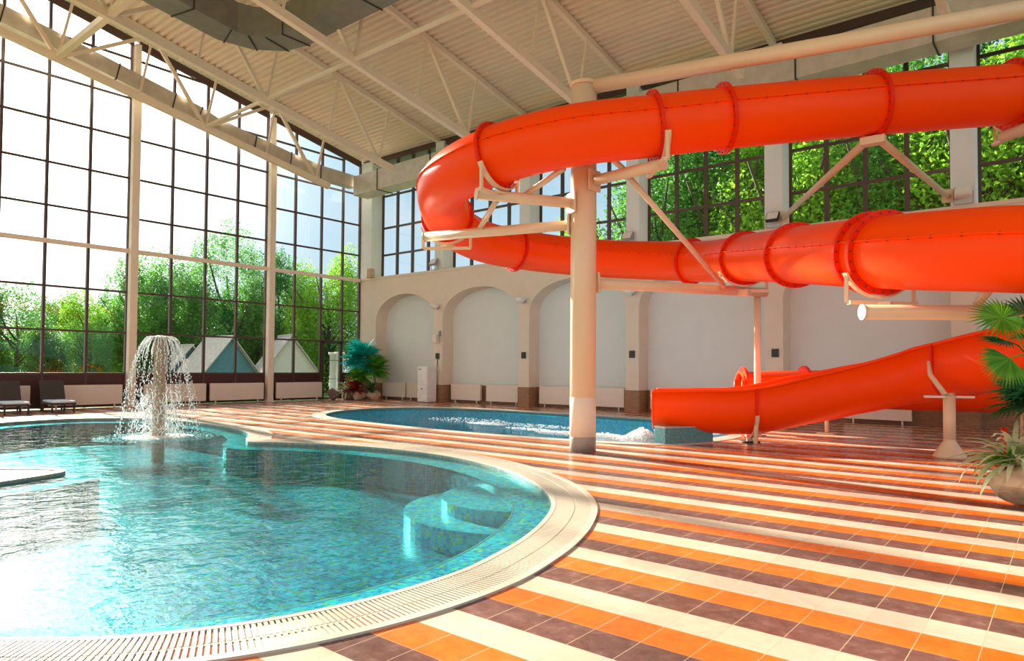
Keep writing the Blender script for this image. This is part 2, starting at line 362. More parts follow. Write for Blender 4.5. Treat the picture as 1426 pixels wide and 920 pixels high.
def pool(prefix, loop, cop, mosaic, water, depth, rimw, rimz, wz, labels, cat_desc):
    ins = offset(loop, -rimw); n = len(loop)
    # shallow mosaic rim under the water line (uv runs along the rim)
    me = bpy.data.meshes.new('pool_rim'); vs = []; fs = []
    prof = [(0, .0), (0, wz-.05), (-rimw*.5, rimz*.8), (-rimw, rimz)]
    L_ = [offset(loop, a) if a else loop for a, z in prof]
    for k in range(len(prof)):
        for p in L_[k]: vs.append((p[0], p[1], prof[k][1]))
    for k in range(len(prof)-1):
        for i in range(n):
            j = (i+1) % n; fs.append((k*n+i, k*n+j, (k+1)*n+j, (k+1)*n+i))
    me.from_pydata(vs, [], fs); me.update(); uv = me.uv_layers.new(name='UVMap'); step = .12
    dist = [0, .06, .06+rimw*.5, .06+rimw]
    for p in me.polygons:
        for li in p.loop_indices:
            vi = me.loops[li].vertex_index; k, i = divmod(vi, n); ii = i
            if i == 0 and any(me.loops[q].vertex_index % n == n-1 for q in p.loop_indices): ii = n
            uv.data[li].uv = (ii*step, dist[k])
    me.materials.append(M['rim'] if prefix == 'near' else M['bmosaic'])
    rim = bpy.data.objects.new('pool_rim', me); COL.objects.link(rim); rim['kind'] = 'structure'
    # basin
    mb = MB(); r0 = [V((p[0], p[1], rimz)) for p in ins]; r1 = [V((p[0], p[1], -depth)) for p in ins]
    vs = r0 + r1; mb.add(vs, [(i, (i+1) % n, n+(i+1) % n, n+i) for i in range(n)])
    mb.poly([ins], -depth)
    structure(mb.build('pool_basin', mosaic))
    if prefix == 'near':                    # thin pale line where rim ends
        mb = MB(); a = ins; b = offset(loop, -rimw-.02)
        mb.add([V((p[0],p[1],rimz+.004)) for p in a]+[V((p[0],p[1],rimz+.004)) for p in b], [(i,(i+1)%n,n+(i+1)%n,n+i) for i in range(n)])
        structure(mb.build('trim_rim_edge', M['coping']))
    structure(MB().poly([loop], wz).build('water', water))
    # coping: border strips, gutter and slats
    def strip(mb, w0, w1, z0, z1, f):
        A, B = f(loop, w0), f(loop, w1)
        rings = [[V((*A[i], z0)), V((*A[i], z1)), V((*B[i], z1)), V((*B[i], z0))] for i in range(n)]
        rings.append(rings[0]); mb.sweep(rings, True, False, False)
    f = clampw if prefix == 'near' else offset
    w = CW if prefix == 'near' else CW2
    mb = MB(); strip(mb, 0, .05, -.12, .014, f); strip(mb, w-.07, w, -.05, .016, f)
    c = mb.build('pool_coping', M['coping']); structure(c)
    if prefix == 'near':
        mb = MB(); strip(mb, .05, w-.07, -.06, -.035, f); structure(mb.build('trim_gutter', M['slot']))
        fine = resample(loop, .034); A, B, C = f(fine, .045), f(fine, w*.52), f(fine, w-.065); nn = len(fine)
        mb = MB(); q = .35
        for i in range(nn):
            j = (i+1) % nn
            for P0, P1 in ((A, B), (B, C)):
                a0, b0 = np.array(P0[i]), np.array(P1[i]); a1, b1 = np.array(P0[j]), np.array(P1[j])
                c0, d0 = a0, b0; c1, d1 = a0+(a1-a0)*(1-q), b0+(b1-b0)*(1-q)
                g = .03; e = (d0-c0)*g; e1 = (d1-c1)*g
                pts = [c0+e, c1+e1, d1-e1, d0-e]
                mb.add([V((*p, .012)) for p in pts]+[V((*p, -.02)) for p in pts], [(3,2,1,0),(0,1,5,4),(1,2,6,5),(2,3,7,6),(3,0,4,7)])
        strip(mb, w*.5, w*.54, -.02, .006, f)
        g = mb.build('pool_grate', M['coping']); structure(g)
    else:
        mb = MB(); strip(mb, .05, w-.07, -.05, .012, f); structure(mb.build('trim_coping', M['coping']))
pool('near', pool_a, cop_a, M['mosaic'], M['water'], .62, .44, -.10, -.035, None, None)
pool('far', pool_b, cop_b, M['bmosaic'], M['water2'], 1.3, .08, -.1, -.05, None, None)

# underwater steps at the right end of the near pool
st = thing('pool_steps', (-6.1,7.1,-.62), 'mosaic half-round steps under water at the rounded end of the near pool', 'steps')
cx, cy = -6.03, 7.18; tg = (-.776, .631); iw = (-.631, -.776)
for r, z in (((1.0, .85), -.18), ((1.5, 1.35), -.34)):
    pts = [(cx+tg[0]*r[0]*cos(a)+iw[0]*r[1]*sin(a), cy+tg[1]*r[0]*cos(a)+iw[1]*r[1]*sin(a)) for a in [pi*i/30 for i in range(31)]]
    pts += [(cx+tg[0]*r[0]*q-iw[0]*.4, cy+tg[1]*r[0]*q-iw[1]*.4) for q in (-.9,-.5,0,.5,.9)]
    ctr = (-9.2, 3.3)
    pp = []
    for p in pts:
        d = sqrt((p[0]-ctr[0])**2+(p[1]-ctr[1])**2); m_ = 5.02
        pp.append(p if d < m_ else (ctr[0]+(p[0]-ctr[0])*m_/d, ctr[1]+(p[1]-ctr[1])*m_/d))
    mb = MB().poly([pp], z); k = len(pp)
    mb.add([V((*p, z)) for p in pp]+[V((*p, -.62)) for p in pp], [(i,(i+1)%k,k+(i+1)%k,k+i) for i in range(k)])
    mb.build('step', M['stepmosaic'], st)

# ------------------------------------------------------------------ left glass wall
zT = [1.27, 2.83, 4.40, 5.96, 7.28, 8.83, 10.39, 11.95, 13.5]
def ceil_z(y): return 12.15 + .2*(22.2-y) if y > 4 else 12.15 + .2*18.2 - .2*(4-y)
bays = [(-.4,5.25),(5.25,11.0),(11.0,16.85),(16.85,22.0)]
for wi, (a, b) in enumerate(bays):
    fr = MB(); n = 4
    ys = [a+.12+(b-a-.24)*k/n for k in range(n+1)]
    last = wi == 3
    if last: ys = [16.97, 18.2, 19.65, 20.9, 21.95]
    for i, y in enumerate(ys):
        w = .045 if 0 < i < n else .05
        fr.box((XW-.06, y-w, .02), (XW+.06, y+w, ceil_z(y)-.2))
    for z in zT:
        if z == 5.96: continue
        for i in range(n):
            y0, y1 = ys[i], ys[i+1]; top = ceil_z(max(y0, y1)) if y0 > 4 else ceil_z(min(y0,y1))
            if z < top-.3 and not (last and i == 2 and z < 2): fr.box((XW-.05, y0+.03, z-.035), (XW+.05, y1-.03, z+.035))
    for i in range(n):
        y0, y1 = ys[i], ys[i+1]
        fr.bar((XW, y0, ceil_z(y0)-.22), (XW, y1, ceil_z(y1)-.22), .12, .28)
    f = structure(fr.build('window_%d' % (wi+1), M['frame']))
    sp = MB()
    for i in range(n):
        if last and i == 2: continue
        sp.box((XW-.03, ys[i]+.04, .04), (XW+.03, ys[i+1]-.04, 1.24))
    sp.build('panel', M['spandrel'], f)
    gl = MB()
    for i in range(n):
        y0, y1 = ys[i], ys[i+1]; z0 = 1.3 if not (last and i == 2) else 2.83
        gl.add([V((XW,y0,z0)),V((XW,y1,z0)),V((XW,y1,ceil_z(y1)-.25)),V((XW,y0,ceil_z(y0)-.25))], [(0,1,2,3)])
    gl.build('glass', M['glass'], f)
# white rail across at mid height
structure(MB().bar((XW+.12,-.4,5.98),(XW+.12,21.9,5.98),.12,.16).build('trim_1', M['steel']))
# glazed door near the corner
d = thing('door_1', (XW,20.27,0), 'glazed door in a dark brown frame, in the window wall near the corner', 'door', kind='structure')
mb = MB()
for y in (19.74, 20.80): mb.box((XW+.0, y-.06, .02), (XW+.14, y+.06, 2.8))
mb.box((XW,19.7,2.72),(XW+.14,20.86,2.86)); mb.box((XW,19.8,.02),(XW+.1,20.75,.1))
for z in (1.0, 1.9): mb.box((XW+.05,19.8,z-.012),(XW+.08,20.75,z+.012))
mb.build('door_frame', M['frame'], d)
MB().box((XW+.06,19.79,.1),(XW+.072,20.75,2.72)).build('door_glass', M['glass'], d)
mb = MB(); mb.tube([(XW+.2,20.55,.9),(XW+.2,20.55,1.35)], .015, 8); mb.tube([(XW+.08,20.55,1.0),(XW+.2,20.55,1.0)],.012,8); mb.tube([(XW+.08,20.55,1.25),(XW+.2,20.55,1.25)],.012,8)
mb.build('door_handle', M['white'], d)
# columns of the glass wall
for k, y in enumerate((5.25, 11.0, 16.85)):
    mb = MB(); mb.bbox((XW+.1, y-.14, 0), (XW+.36, y+.14, ceil_z(y)-2.3), .015); mb.box((XW+.05,y-.2,0),(XW+.42,y+.2,.04))
    mb.bar((XW+.23,y,ceil_z(y)-2.4),(XW+.23,y,ceil_z(y)-.35),.2,.2)
    c = mb.build('steel_column', M['steel']); tag(c, ('cream steel column of the window wall beside the dark loungers','cream steel column of the window wall, behind the fountain spray','cream steel column of the window wall nearest the glazed door')[k], 'column', 'window wall columns', 'structure')

# ------------------------------------------------------------------ right wall with arched niches
pil = [(-28.2,-26.9),(-22.75,-22.2),(-17.74,-17.19),(-12.7,-12.15),(-7.64,-7.06),(-2.58,-1.99),(2.5,3.1)]
mb = MB(); LZ = 5.98; zs, za = 3.78, 5.12
for i in range(len(pil)-1):
    x0, x1 = pil[i][1], pil[i+1][0]; cxx = (x0+x1)/2; hw = (x1-x0)/2; n = 28
    pts = [(cxx - hw*cos(pi*k/n), zs+(za-zs)*sin(pi*k/n)**.9) for k in range(n+1)]
    for k in range(n):
        (xa, z_a), (xb, z_b) = pts[k], pts[k+1]
        mb.add([V((xa,YR,z_a)),V((xb,YR,z_b)),V((xb,YR,LZ)),V((xa,YR,LZ))], [(0,1,2,3)])
        mb.add([V((xa,YR,z_a)),V((xb,YR,z_b)),V((xb,YN,z_b)),V((xa,YN,z_a))], [(0,1,2,3)], True)
    for x in (x0, x1): mb.add([V((x,YR,0)),V((x,YR,zs)),V((x,YN,zs)),V((x,YN,0))], [(0,1,2,3)])
for a, b in pil: mb.add([V((a,YR,0)),V((b,YR,0)),V((b,YR,LZ)),V((a,YR,LZ))], [(0,1,2,3)])
mb.add([V((XW,YR,LZ)),V((4,YR,LZ)),V((4,YN+.3,LZ)),V((XW,YN+.3,LZ))], [(0,1,2,3)])
w = structure(mb.build('wall_right', M['wall']))
structure(MB().box((XW-.1,YN,0),(4,YN+.25,LZ-.01)).build('wall_back_panel', M['niche']))
mb = MB(); mb.box((XW,YR-.03,LZ-.02),(4,YR+.3,LZ+.10)); structure(mb.build('trim_ledge', M['wall']))
mb = MB()
for i, (a, b) in enumerate(pil):
    mb.box((a-.02,YR-.02,0),(b+.02,YN,.80))
for i in range(len(pil)-1): mb.box((pil[i][1],YN-.04,0),(pil[i+1][0],YN-.001,.80))
structure(mb.build('baseboard_right', M['brick']))
# corner post, upper pillars, upper wall windows
up = [(-28.2,-27.3)] + [(a, b) for a, b in pil[1:]]
for i, (a, b) in enumerate(up):
    p = structure(MB().bbox((a+.02,YR-.02,LZ+.1),(b-.0,YN+.1,12.0),.012).build('pillar', M['niche']))
    p['label'] = 'white pillar between the upper windows of the arched wall'; p['group'] = 'upper pillars'
for i in range(len(up)-1):
    a, b = up[i][1], up[i+1][0]; fr = MB(); n = 4
    xs = [a+.03+(b-a-.06)*k/n for k in range(n+1)]
    for k, x in enumerate(xs): ww = .065 if 0 < k < n else .05; fr.box((x-ww,YN-.05,LZ+.1),(x+ww,YN+.05,11.9))
    for z in (7.28, 8.66, 10.3, 11.6):
        for k in range(n): fr.box((xs[k]+.04,YN-.045,z-.045),(xs[k+1]-.04,YN+.045,z+.045))
    f = structure(fr.build('window_%d' % (5+i), M['frame']))
    MB().add([V((a,YN,LZ+.1)),V((b,YN,LZ+.1)),V((b,YN,11.9)),V((a,YN,11.9))], [(0,1,2,3)]).build('glass', M['glass'], f)
structure(MB().box((XW,YR+.1,11.85),(6,YN+.3,12.12)).build('trim_eaves', M['frame']))

# ------------------------------------------------------------------ ceiling (corrugated sheet, ribs run along the arched wall)
mb = MB(); rings = []; y = 22.75; seg = [0, .10, .13, .22, .25]; hh = [0, 0, .09, .09, 0]
ys = []
while y > -14:
    for s_, h_ in zip(seg[:-1], hh[:-1]): ys.append((y-s_, h_))
    y -= .25
vs = []
for y, h_ in ys: z = ceil_z(y)+h_; vs += [V((XW-.3, y, z)), V((7, y, z))]
mb.add(vs, [(2*i, 2*i+1, 2*i+3, 2*i+2) for i in range(len(ys)-1)])
mb.add([V((XW-.5,23.2,12.2)),V((7.2,23.2,12.2)),V((7.2,4,16.05)),V((XW-.5,4,16.05)),V((7.2,-14.2,12.6)),V((XW-.5,-14.2,12.6))], [(0,1,2,3),(3,2,4,5)])
structure(mb.build('ceiling', M['ceil']))

# roof trusses
def zb(y): return 10.14 + .187*(19.2-y)
def ztp(y): return ceil_z(y) - .12
names = ['cream roof truss running close along the tall window wall', 'second cream roof truss from the window wall, above the corner plants', 'third cream roof truss from the window wall, crossing below the dark duct', 'fourth cream roof truss from the window wall, ending above the round column',
         'fifth cream roof truss from the window wall, above the yellow overhead beam', 'cream roof truss farthest from the window wall, above the plain pale duct']
def truss(x, label):
    t = thing('roof_truss', (x, 19.2, 10.1), label, 'truss', 'roof trusses')
    MB().bar((x, 4.2, zb(4.2)), (x, 19.3, zb(19.3)), .2, .26).build('bottom_chord', M['steel'], t)
    MB().bar((x, 4.2, ztp(4.2)), (x, 22.5, ztp(22.5)), .18, .2).build('top_chord', M['steel'], t)
    def web(a, b, w): MB().bar(a, b, w, w).build('web_member', M['steel'], t)
    for B in (8.05, 13.3, 18.55):
        web((x, B, zb(B)), (x, B+.5, ztp(B+.5)), .08)
        web((x, B, zb(B)), (x, B-2.1, ztp(B-2.1)), .12)
        if B < 18: web((x, B, zb(B)), (x, B+3.15, ztp(B+3.15)), .12); web((x, B+2.7, zb(B+2.7)), (x, B+3.15, ztp(B+3.15)), .07)
    return t
tx = [-27.15,-22.6,-17.5,-12.5,-7.35,-2.3]
for x, l in zip(tx, names): truss(x, l)
for i in range(5):
    for k, y in enumerate((13.3, 8.05)):
        b = MB().bar((tx[i], y, zb(y)+.05), (tx[i+1], y, zb(y)+.05), .1 if k == 0 else .2, .1 if k == 0 else .2).build('tie_rod', M['steel'])
        tag(b, ('tie rod' if k == 0 else 'stout strut')+' linking the bottom chords of roof trusses %s' % ('one and two','two and three','three and four','four and five','five and six')[i], 'roof tie', 'roof ties')

# ------------------------------------------------------------------ ducts
def duct(name, pts, w, h, mat, label, seam_every=2.2, seams=M['seam']):
    t = thing(name, pts[0], label, 'duct'); pts = [V(p) for p in pts]; rings = []; m = len(pts); sm = MB()
    fr = []
    for i, p in enumerate(pts):
        a = (pts[min(i+1,m-1)]-pts[max(i-1,0)]).normalized(); r = a.cross(V((0,0,1))).normalized(); u = r.cross(a)
        k = 1.0
        if 0 < i < m-1:
            c_ = (pts[i+1]-p).normalized().dot((p-pts[i-1]).normalized()); k = 1/max(.6, sqrt((1+c_)/2))
        fr.append((p, r*k, u)); rings.append([p+r*k*x*w/2+u*z*h/2 for x, z in ((-1,-1),(1,-1),(1,1),(-1,1))])
    MB().sweep(rings, True, True, False).build('duct_run', mat, t)
    for i in range(m-1):
        a, b = pts[i], pts[i+1]; ln = (b-a).length; d_ = (b-a).normalized(); r = d_.cross(V((0,0,1))).normalized(); u = r.cross(d_)
        nS = max(1, int(ln/seam_every))
        for k in range(nS):
            c_ = a+d_*ln*(k+.5 if m < 4 or ln > 3 else 0)/nS
            q = [[c_+d_*e+r*x*(w/2+.03)+u*z*(h/2+.03) for x, z in ((-1,-1),(1,-1),(1,1),(-1,1))] for e in (-.02,.02)]
            MB().sweep(q, True, True, False).build('seam', seams, t)
    return t
duct('air_duct', [(-27.62,y,z) for y,z in ((3.5,13.8),(6.5,13.25),(9.05,12.75),(13.2,11.85),(13.9,11.6),(17.4,11.0),(19.0,10.8),(21.0,10.75))], .46, .6, M['duct'], 'pale galvanised duct sloping along the top of the tall window wall', 2.0, M['seam'])
duct('air_duct', [(-27.2,21.2,10.45),(-20,21.2,10.55),(-8.0,21.15,10.65),(2.5,21.1,10.7)], .9, .95, M['duct'], 'pale galvanised duct along the top of the arched wall', 3.4)
bend = [(-20.6+1.5-1.5*cos(a), 10.75+1.5*sin(a)) for a in [radians(x) for x in (0,30,60,90)]]
duct('air_duct', [(-19.0,4.5,12.5),(-19.9,7.6,12.5)]+[(x,y,12.5) for x,y in bend]+[(-17.0,12.25,12.5),(-14.0,12.3,12.5),(-13.2,12.1,12.75),(-9.0,12.1,12.75)], .95, .95, M['ductd'], 'dark grey elbowed duct hanging among the roof trusses', 2.6)

# ------------------------------------------------------------------ radiators
def radiator(name_lab, length, h=.74, z0=.1):
    t = thing('radiator', (0,0,0), name_lab, 'radiator', 'radiators along the walls')
    mb = MB(); mb.bbox((0,-.06,z0),(length,.0,z0+h),.012); mb.build('panel', M['rad'], t)
    mb = MB(); mb.bbox((.02,0,z0+.02),(length-.02,.09,z0+h-.03),.01)
    for k in range(int(length/.05)): mb.box((.02+k*.05,-.005,z0+h-.012),(.045+k*.05,.09,z0+h+.006))
    mb.build('grille', M['rad'], t)
    for x in (.25, length-.25): MB().box((x-.02,-.03,0),(x+.02,.03,z0+.02)).build('leg', M['rad'], t)
    return t
for k, (a, b, lab) in enumerate(((5.5,7.7,'cream radiator half hidden behind the two dark loungers'),(8.25,10.66,'cream radiator below the window wall, beside the dark loungers'),(11.44,13.89,'cream radiator below the window wall, behind the fountain'),
        (14.07,16.5,'cream radiator below the window wall, under the view of the pale hut roofs'),(17.14,19.55,'cream radiator below the window wall, beside the glazed door'))):
    t = radiator(lab, b-a, .72, .13); t.location = (XW+.32, a, 0); t.rotation_euler = (0,0,pi/2)
rx = [(-26.8,-25.1,'cream radiator behind the corner plants'),(-25.0,-23.1,'cream radiator in the corner arch, beside the tall white cabinet'),(-22.0,-20.2,'cream radiator in the second arch, right next to the white cabinet'),(-19.85,-17.95,'cream radiator in the second arch, beside the brick pilaster'),
      (-16.95,-15.0,'cream radiator left of the round column in the third arch'),(-14.9,-12.98,'cream radiator right of the round column in the third arch'),(-11.9,-10.0,'cream radiator just behind the end of the chute'),(-5.4,-3.6,'cream radiator seen beneath the rising open chute')]
for a, b, lab in rx:
    t = radiator(lab, b-a, .72, .13); t.location = (a, YN-.26, 0)
# white cabinet by the first pilaster
t = thing('cabinet', (-22.75,21.45,0), 'tall narrow white cabinet against the first pilaster', 'cabinet')
MB().bbox((-23.05,21.3,.03),(-22.4,21.85,1.62),.015).build('body', M['white'], t)
dd = MB().bbox((-23.02,21.27,.85),(-22.43,21.3,1.58),.008).build('door', M['white'], t)
MB().tube([(-22.9,21.25,1.5),(-22.82,21.25,1.5)],.02,8).build('knob', M['dark'], dd)
dd = MB().bbox((-23.02,21.27,.06),(-22.43,21.3,.83),.008).build('door', M['white'], t)
MB().tube([(-22.75,21.25,.62),(-22.70,21.25,.62)],.025,8).build('knob', M['dark'], dd)
MB().box((-23.0,21.32,0),(-22.45,21.82,.03)).build('plinth', M['dark'], t)
# wall fixtures on pilasters
for k, x in enumerate((-22.48,-17.45,-12.42)):
    t = thing('wall_lamp', (x,YR,4.35), 'small white bowl wall lamp on the '+('first pilaster, above the cabinet','pilaster between the second and third arches','pilaster right of the round column')[k], 'wall lamp', 'wall lamps')
    MB().lathe([(.02,-.12),(.1,-.1),(.2,.0),(.24,.08),(.22,.085),(.1,.0)],16,(x,YR-.24,4.35)).build('bowl', M['white'], t)
    MB().box((x-.06,YR-.24,4.26),(x+.06,YR,4.36)).build('bracket', M['grey'], t)
for k, x in enumerate((-22.48,-17.45,-12.42,-7.3)):
    mb = MB(); mb.bbox((x-.11,YR-.05,1.98),(x+.11,YR,2.24),.012); mb.box((x-.05,YR-.062,2.05),(x+.05,YR-.05,2.17))
    tag(mb.build('wall_socket', M['dark']), 'small square black socket on the '+('first pilaster, above the cabinet','pilaster between the second and third arches','pilaster right of the round column','pilaster behind the slim post')[k], 'socket', 'pilaster sockets')
tag(MB().tube([(-22.48,YR-.02,1.98),(-22.48,YR-.02,1.62)],.018,6).build('cable', M['dark']), 'short black cable running from socket down to the cabinet', 'cable')
t = thing('loudspeaker', (-22.5,YR-.1,2.9), 'small beige loudspeaker on the first pilaster, above the socket', 'speaker')
MB().bbox((-22.62,YR-.26,2.72),(-22.36,YR-.04,3.06),.02).build('body', M['rad'], t); MB().box((-22.36,YR-.1,3.0),(-22.28,YR,3.25)).build('bracket', M['grey'], t)
for k, (x, m_) in enumerate(((-22.6,'grey'),(-12.5,'grey'),(-7.3,'dark'),(-2.25,'rad'))):
    t = thing('floodlight', (x,YR-.05,6.1), ('grey tilted floodlight on the ledge, below the curve of the orange tube','grey floodlight on the ledge just right of the round column','dark floodlight on the ledge behind the orange tube','beige floodlight on the ledge at the farthest pillar')[k], 'floodlight', 'ledge floodlights')
    R_ = Matrix.Translation((x,YR-.2,6.4)) @ Matrix.Rotation(radians(-35),4,'X')
    MB().bbox((-.2,-.06,-.17),(.2,.06,.17),.02,R_).build('lamp_head', M[m_], t); MB().box((-.17,-.072,-.14),(.17,-.06,.14),R_).build('lens', M['white'], t)
    MB().bar((x-.22,YR-.15,6.08),(x-.22,YR-.18,6.4),.03,.02).bar((x+.22,YR-.15,6.08),(x+.22,YR-.18,6.4),.03,.02).bar((x-.22,YR-.15,6.08),(x+.22,YR-.15,6.08),.04,.02).build('bracket', M['grey'], t)
tag(MB().bbox((-27.35,YR-.28,6.05),(-27.0,YR-.02,6.5),.03).box((-27.3,YR-.29,6.12),(-27.05,YR-.28,6.42)).build('junction_box', M['stone']), 'small brown box on the ledge beside the corner post', 'box')

# ------------------------------------------------------------------ round column, arms and overhead beam
CX_, CY_ = -7.24, 10.94
col = thing('round_column', (CX_,CY_,0), 'thick round cream column carrying the arms of the orange tube slide', 'column')
MB().lathe([(.245,.28),(.245,7.06)],40,(CX_,CY_,0)).build('shaft', M['cream'], col)
MB().lathe([(.25,0),(.25,.27),(.246,.28)],40,(CX_,CY_,0)).build('base_band', M['greyband'], col)
MB().lathe([(.249,.28),(.249,1.02),(.246,1.025)],40,(CX_,CY_,0)).build('lower_sleeve', M['wall'], col)
MB().lathe([(.265,6.99),(.265,7.07),(.0,7.10)],40,(CX_,CY_,0)).build('cap', M['cream'], col)
def arm(a, b, r):
    a, b = V(a), V(b); d = (b-a).normalized()
    mb = MB().tube([a, b], r, 18); mb.tube([b, b+d*.02], r*1.08, 18)
    pl = Matrix.Translation(a+d*.26) @ d.to_track_quat('X','Z').to_matrix().to_4x4()
    mb.bbox((-.02,-.17,-.2),(.02,.17,.2),.008,pl)
    return mb.build('arm', M['cream'], col)
arms = {'f5':((CX_,CY_,4.72),(-8.33,9.10,4.72)), 'f6':((CX_,CY_,4.34),(-10.61,9.98,4.34)), 'f4':((CX_,CY_,5.13),(-5.46,10.76,5.13)), 'f9':((CX_,CY_,3.21),(-5.70,16.42,3.42))}
for k in arms: arm(*arms[k], .10 if k != 'f9' else .11)
def brace(p, q, r=.055): MB().tube([p, q], r, 10).build('brace', M['cream'], col)
brace((-6.35,10.86,5.22),(-5.95,14.6,3.40)); brace((-7.9,9.95,4.8),(-7.0,9.95,5.15)); brace((-9.4,10.35,4.42),(-8.2,9.5,4.66)); brace((-6.3,10.85,5.2),(-6.6,10.6,5.55))
# slim post carrying the far end of the low arm
t = thing('support_post', (-5.83,16.31,0), 'slim cream post under the outer end of the low arm, behind the open chute', 'post')
MB().tube([(-5.83,16.31,.02),(-5.83,16.31,3.33)],.08,16).build('post', M['cream'], t); MB().box((-5.98,16.16,0),(-5.68,16.46,.03)).build('base_plate', M['greyband'], t)
bm_ = MB().tube([(CX_+.1,CY_+.03,6.98),(1.2,13.05,6.98)],.135,20)
tag(bm_.build('overhead_beam', M['cream']), 'long yellowish round beam leading from the column head to the upper edge of view', 'beam')

# ------------------------------------------------------------------ tube slide
path = [(1.1,16.6,6.78),(-.82,15.2,6.59),(-2.74,13.5,6.34),(-4.78,11.7,6.04),(-5.67,10.78,5.84),(-6.8,9.86,5.66),(-8.14,9.40,5.46),(-9.6,9.65,5.3),(-10.7,10.6,5.15),(-11.55,11.9,4.97),(-11.8,13.4,4.83),(-11.3,15.1,4.76),(-10.1,16.5,4.66),(-8.5,17.05,4.52),(-7.1,16.6,4.32),(-5.78,15.4,4.12),(-4.04,13.35,3.74),(-2.5,11.5,3.37),(-1.4,10.62,3.17),(-.45,10.28,3.04),(.9,10.35,2.85),(2.1,11.3,2.6),(2.4,12.8,2.35),(1.6,14.0,2.15),(.4,14.7,2.05)]
NS = 16
cen = [V(p) for p in crom(path, NS)]
RT, RF = .53, .62
def frames(c):
    out = []
    for i, p in enumerate(c):
        t = (c[min(i+1,len(c)-1)]-c[max(i-1,0)]).normalized(); r = t.cross(V((0,0,1))).normalized(); out.append((p, t, r, r.cross(t)))
    return out
FR = frames(cen)
slide = thing('tube_slide', (-7.6,12.6,0), 'closed orange tube slide winding high around the round column', 'water slide')
def ring(f, r, n=40, e=0.0): 
    p, t, R_, U = f; return [p+t*e+(R_*cos(2*pi*k/n)+U*sin(2*pi*k/n))*r for k in range(n)]
fl_idx = [1*NS, 2*NS, 3*NS, 4*NS, 6*NS, 8*NS+8, 11*NS-8, 14*NS-8, 15*NS, 16*NS, 17*NS+2, 17*NS+5, 20*NS, 22*NS]
cuts = [0]+fl_idx+[len(cen)-1]
for a, b in zip(cuts[:-1], cuts[1:]):
    mb = MB().sweep([ring(FR[i], RT) for i in range(a, b+1)], True, False)
    mb.sweep([ring(FR[i], RT-.02)[::-1] for i in range(a, b+1)], True, False)
    s_ = mb.build('tube_section', M['tube'], slide)
    sm = MB()
    for ang in (radians(14), pi-radians(14)):
        q = []
        for i in range(a, b+1):
            p, t, R_, U = FR[i]; o_ = R_*cos(ang)+U*sin(ang); w_ = -R_*sin(ang)+U*cos(ang)
            q.append([p+o_*(RT-.005)+w_*.012, p+o_*(RT+.035)+w_*.012, p+o_*(RT+.035)-w_*.012, p+o_*(RT-.005)-w_*.012])
        sm.sweep(q, True, True, False)
    sm.build('seam', M['tube'], s_)
    bo = MB()
    for ang in (radians(14), pi-radians(14)):
        acc = 0
        for i in range(a+1, b+1):
            acc += (cen[i]-cen[i-1]).length
            if acc > .26:
                acc = 0; p, t, R_, U = FR[i]; o_ = R_*cos(ang)+U*sin(ang); w_ = -R_*sin(ang)+U*cos(ang)
                c_ = p+o_*(RT+.018); bo.tube([c_-w_*.022, c_+w_*.022], .012, 6)
    bo.build('bolts', M['bolt'], s_)
for i in fl_idx:
    f = FR[i]; p, t, R_, U = f; n = 40
    mb = MB(); rr = [ring(f, RT-.03, n, -.03), ring(f, RF, n, -.03), ring(f, RF, n, .03), ring(f, RT-.03, n, .03)]
    mb.sweep(rr, True, False, False)
    fo = mb.build('flange', M['flange'], slide); bo = MB()
    for k in range(24):
        a = 2*pi*k/24; c_ = p+(R_*cos(a)+U*sin(a))*(RT+.05); bo.tube([c_-t*.045, c_+t*.045], .014, 6)
    bo.build('bolts', M['bolt'], fo)
# cradles holding the flanges
def cradle(i, zbase, nm='cradle', parent=col):
    p, t, R_, U = FR[i]; mb = MB()
    arc = [p-t*.05+(R_*cos(a)+U*sin(a))*(RF+.02) for a in [radians(x) for x in range(205, 340, 9)]]
    q = [];
    for k, a in enumerate(arc):
        o_ = (a-p).normalized(); q.append([a-t*.05, a+t*.05, a+t*.05+o_*.03, a-t*.05+o_*.03])
    mb.sweep(q, True, True, False)
    for ang in (212, 328):
        a = p-t*.05+(R_*cos(radians(ang))+U*sin(radians(ang)))*(RF+.03); base = V((a.x, a.y, 0))+V((0,0,p.z-RF-.12))
        mb.bar(a, base, .05, .05)
    l_ = p-t*.05+R_*cos(radians(212))*(RF+.03); r_ = p-t*.05+R_*cos(radians(328))*(RF+.03); zz = p.z-RF-.12
    mb.bar((l_.x,l_.y,zz),(r_.x,r_.y,zz),.08,.06); c_ = V((p.x,p.y,zz))-t*.05
    mb.bbox((c_.x-.12,c_.y-.12,zbase),(c_.x+.12,c_.y+.12,zz+.02),.01)
    return mb.build(nm, M['cream'], parent)
cradle(4*NS, 5.13); cradle(6*NS, 4.76); cradle(8*NS+8, 4.4); cradle(15*NS, 3.25)
# low arm under the double flange, off a post outside the view
lo = thing('slide_bracket', (-2.3,10.5,2.48), 'thick cream pipe bracket under the double flange of the near orange tube', 'bracket')
z_ = FR[17*NS+4][0].z-RF-.30
MB().tube([(-2.28,10.52,z_),(1.8,13.8,z_)],.105,18).build('pipe', M['cream'], lo); MB().tube([(-2.295,10.508,z_),(-2.28,10.52,z_)],.112,18).build('end_cap', M['white'], lo)
cradle(17*NS+5, z_+.08, 'cradle', lo)
MB().tube([(-1.05,11.5,z_+.1),(-.6,11.4,z_+.7)],.06,10).build('brace', M['cream'], lo)
MB().tube([(1.7,13.72,0),(1.7,13.72,z_+.1)],.12,18).build('post', M['cream'], lo)
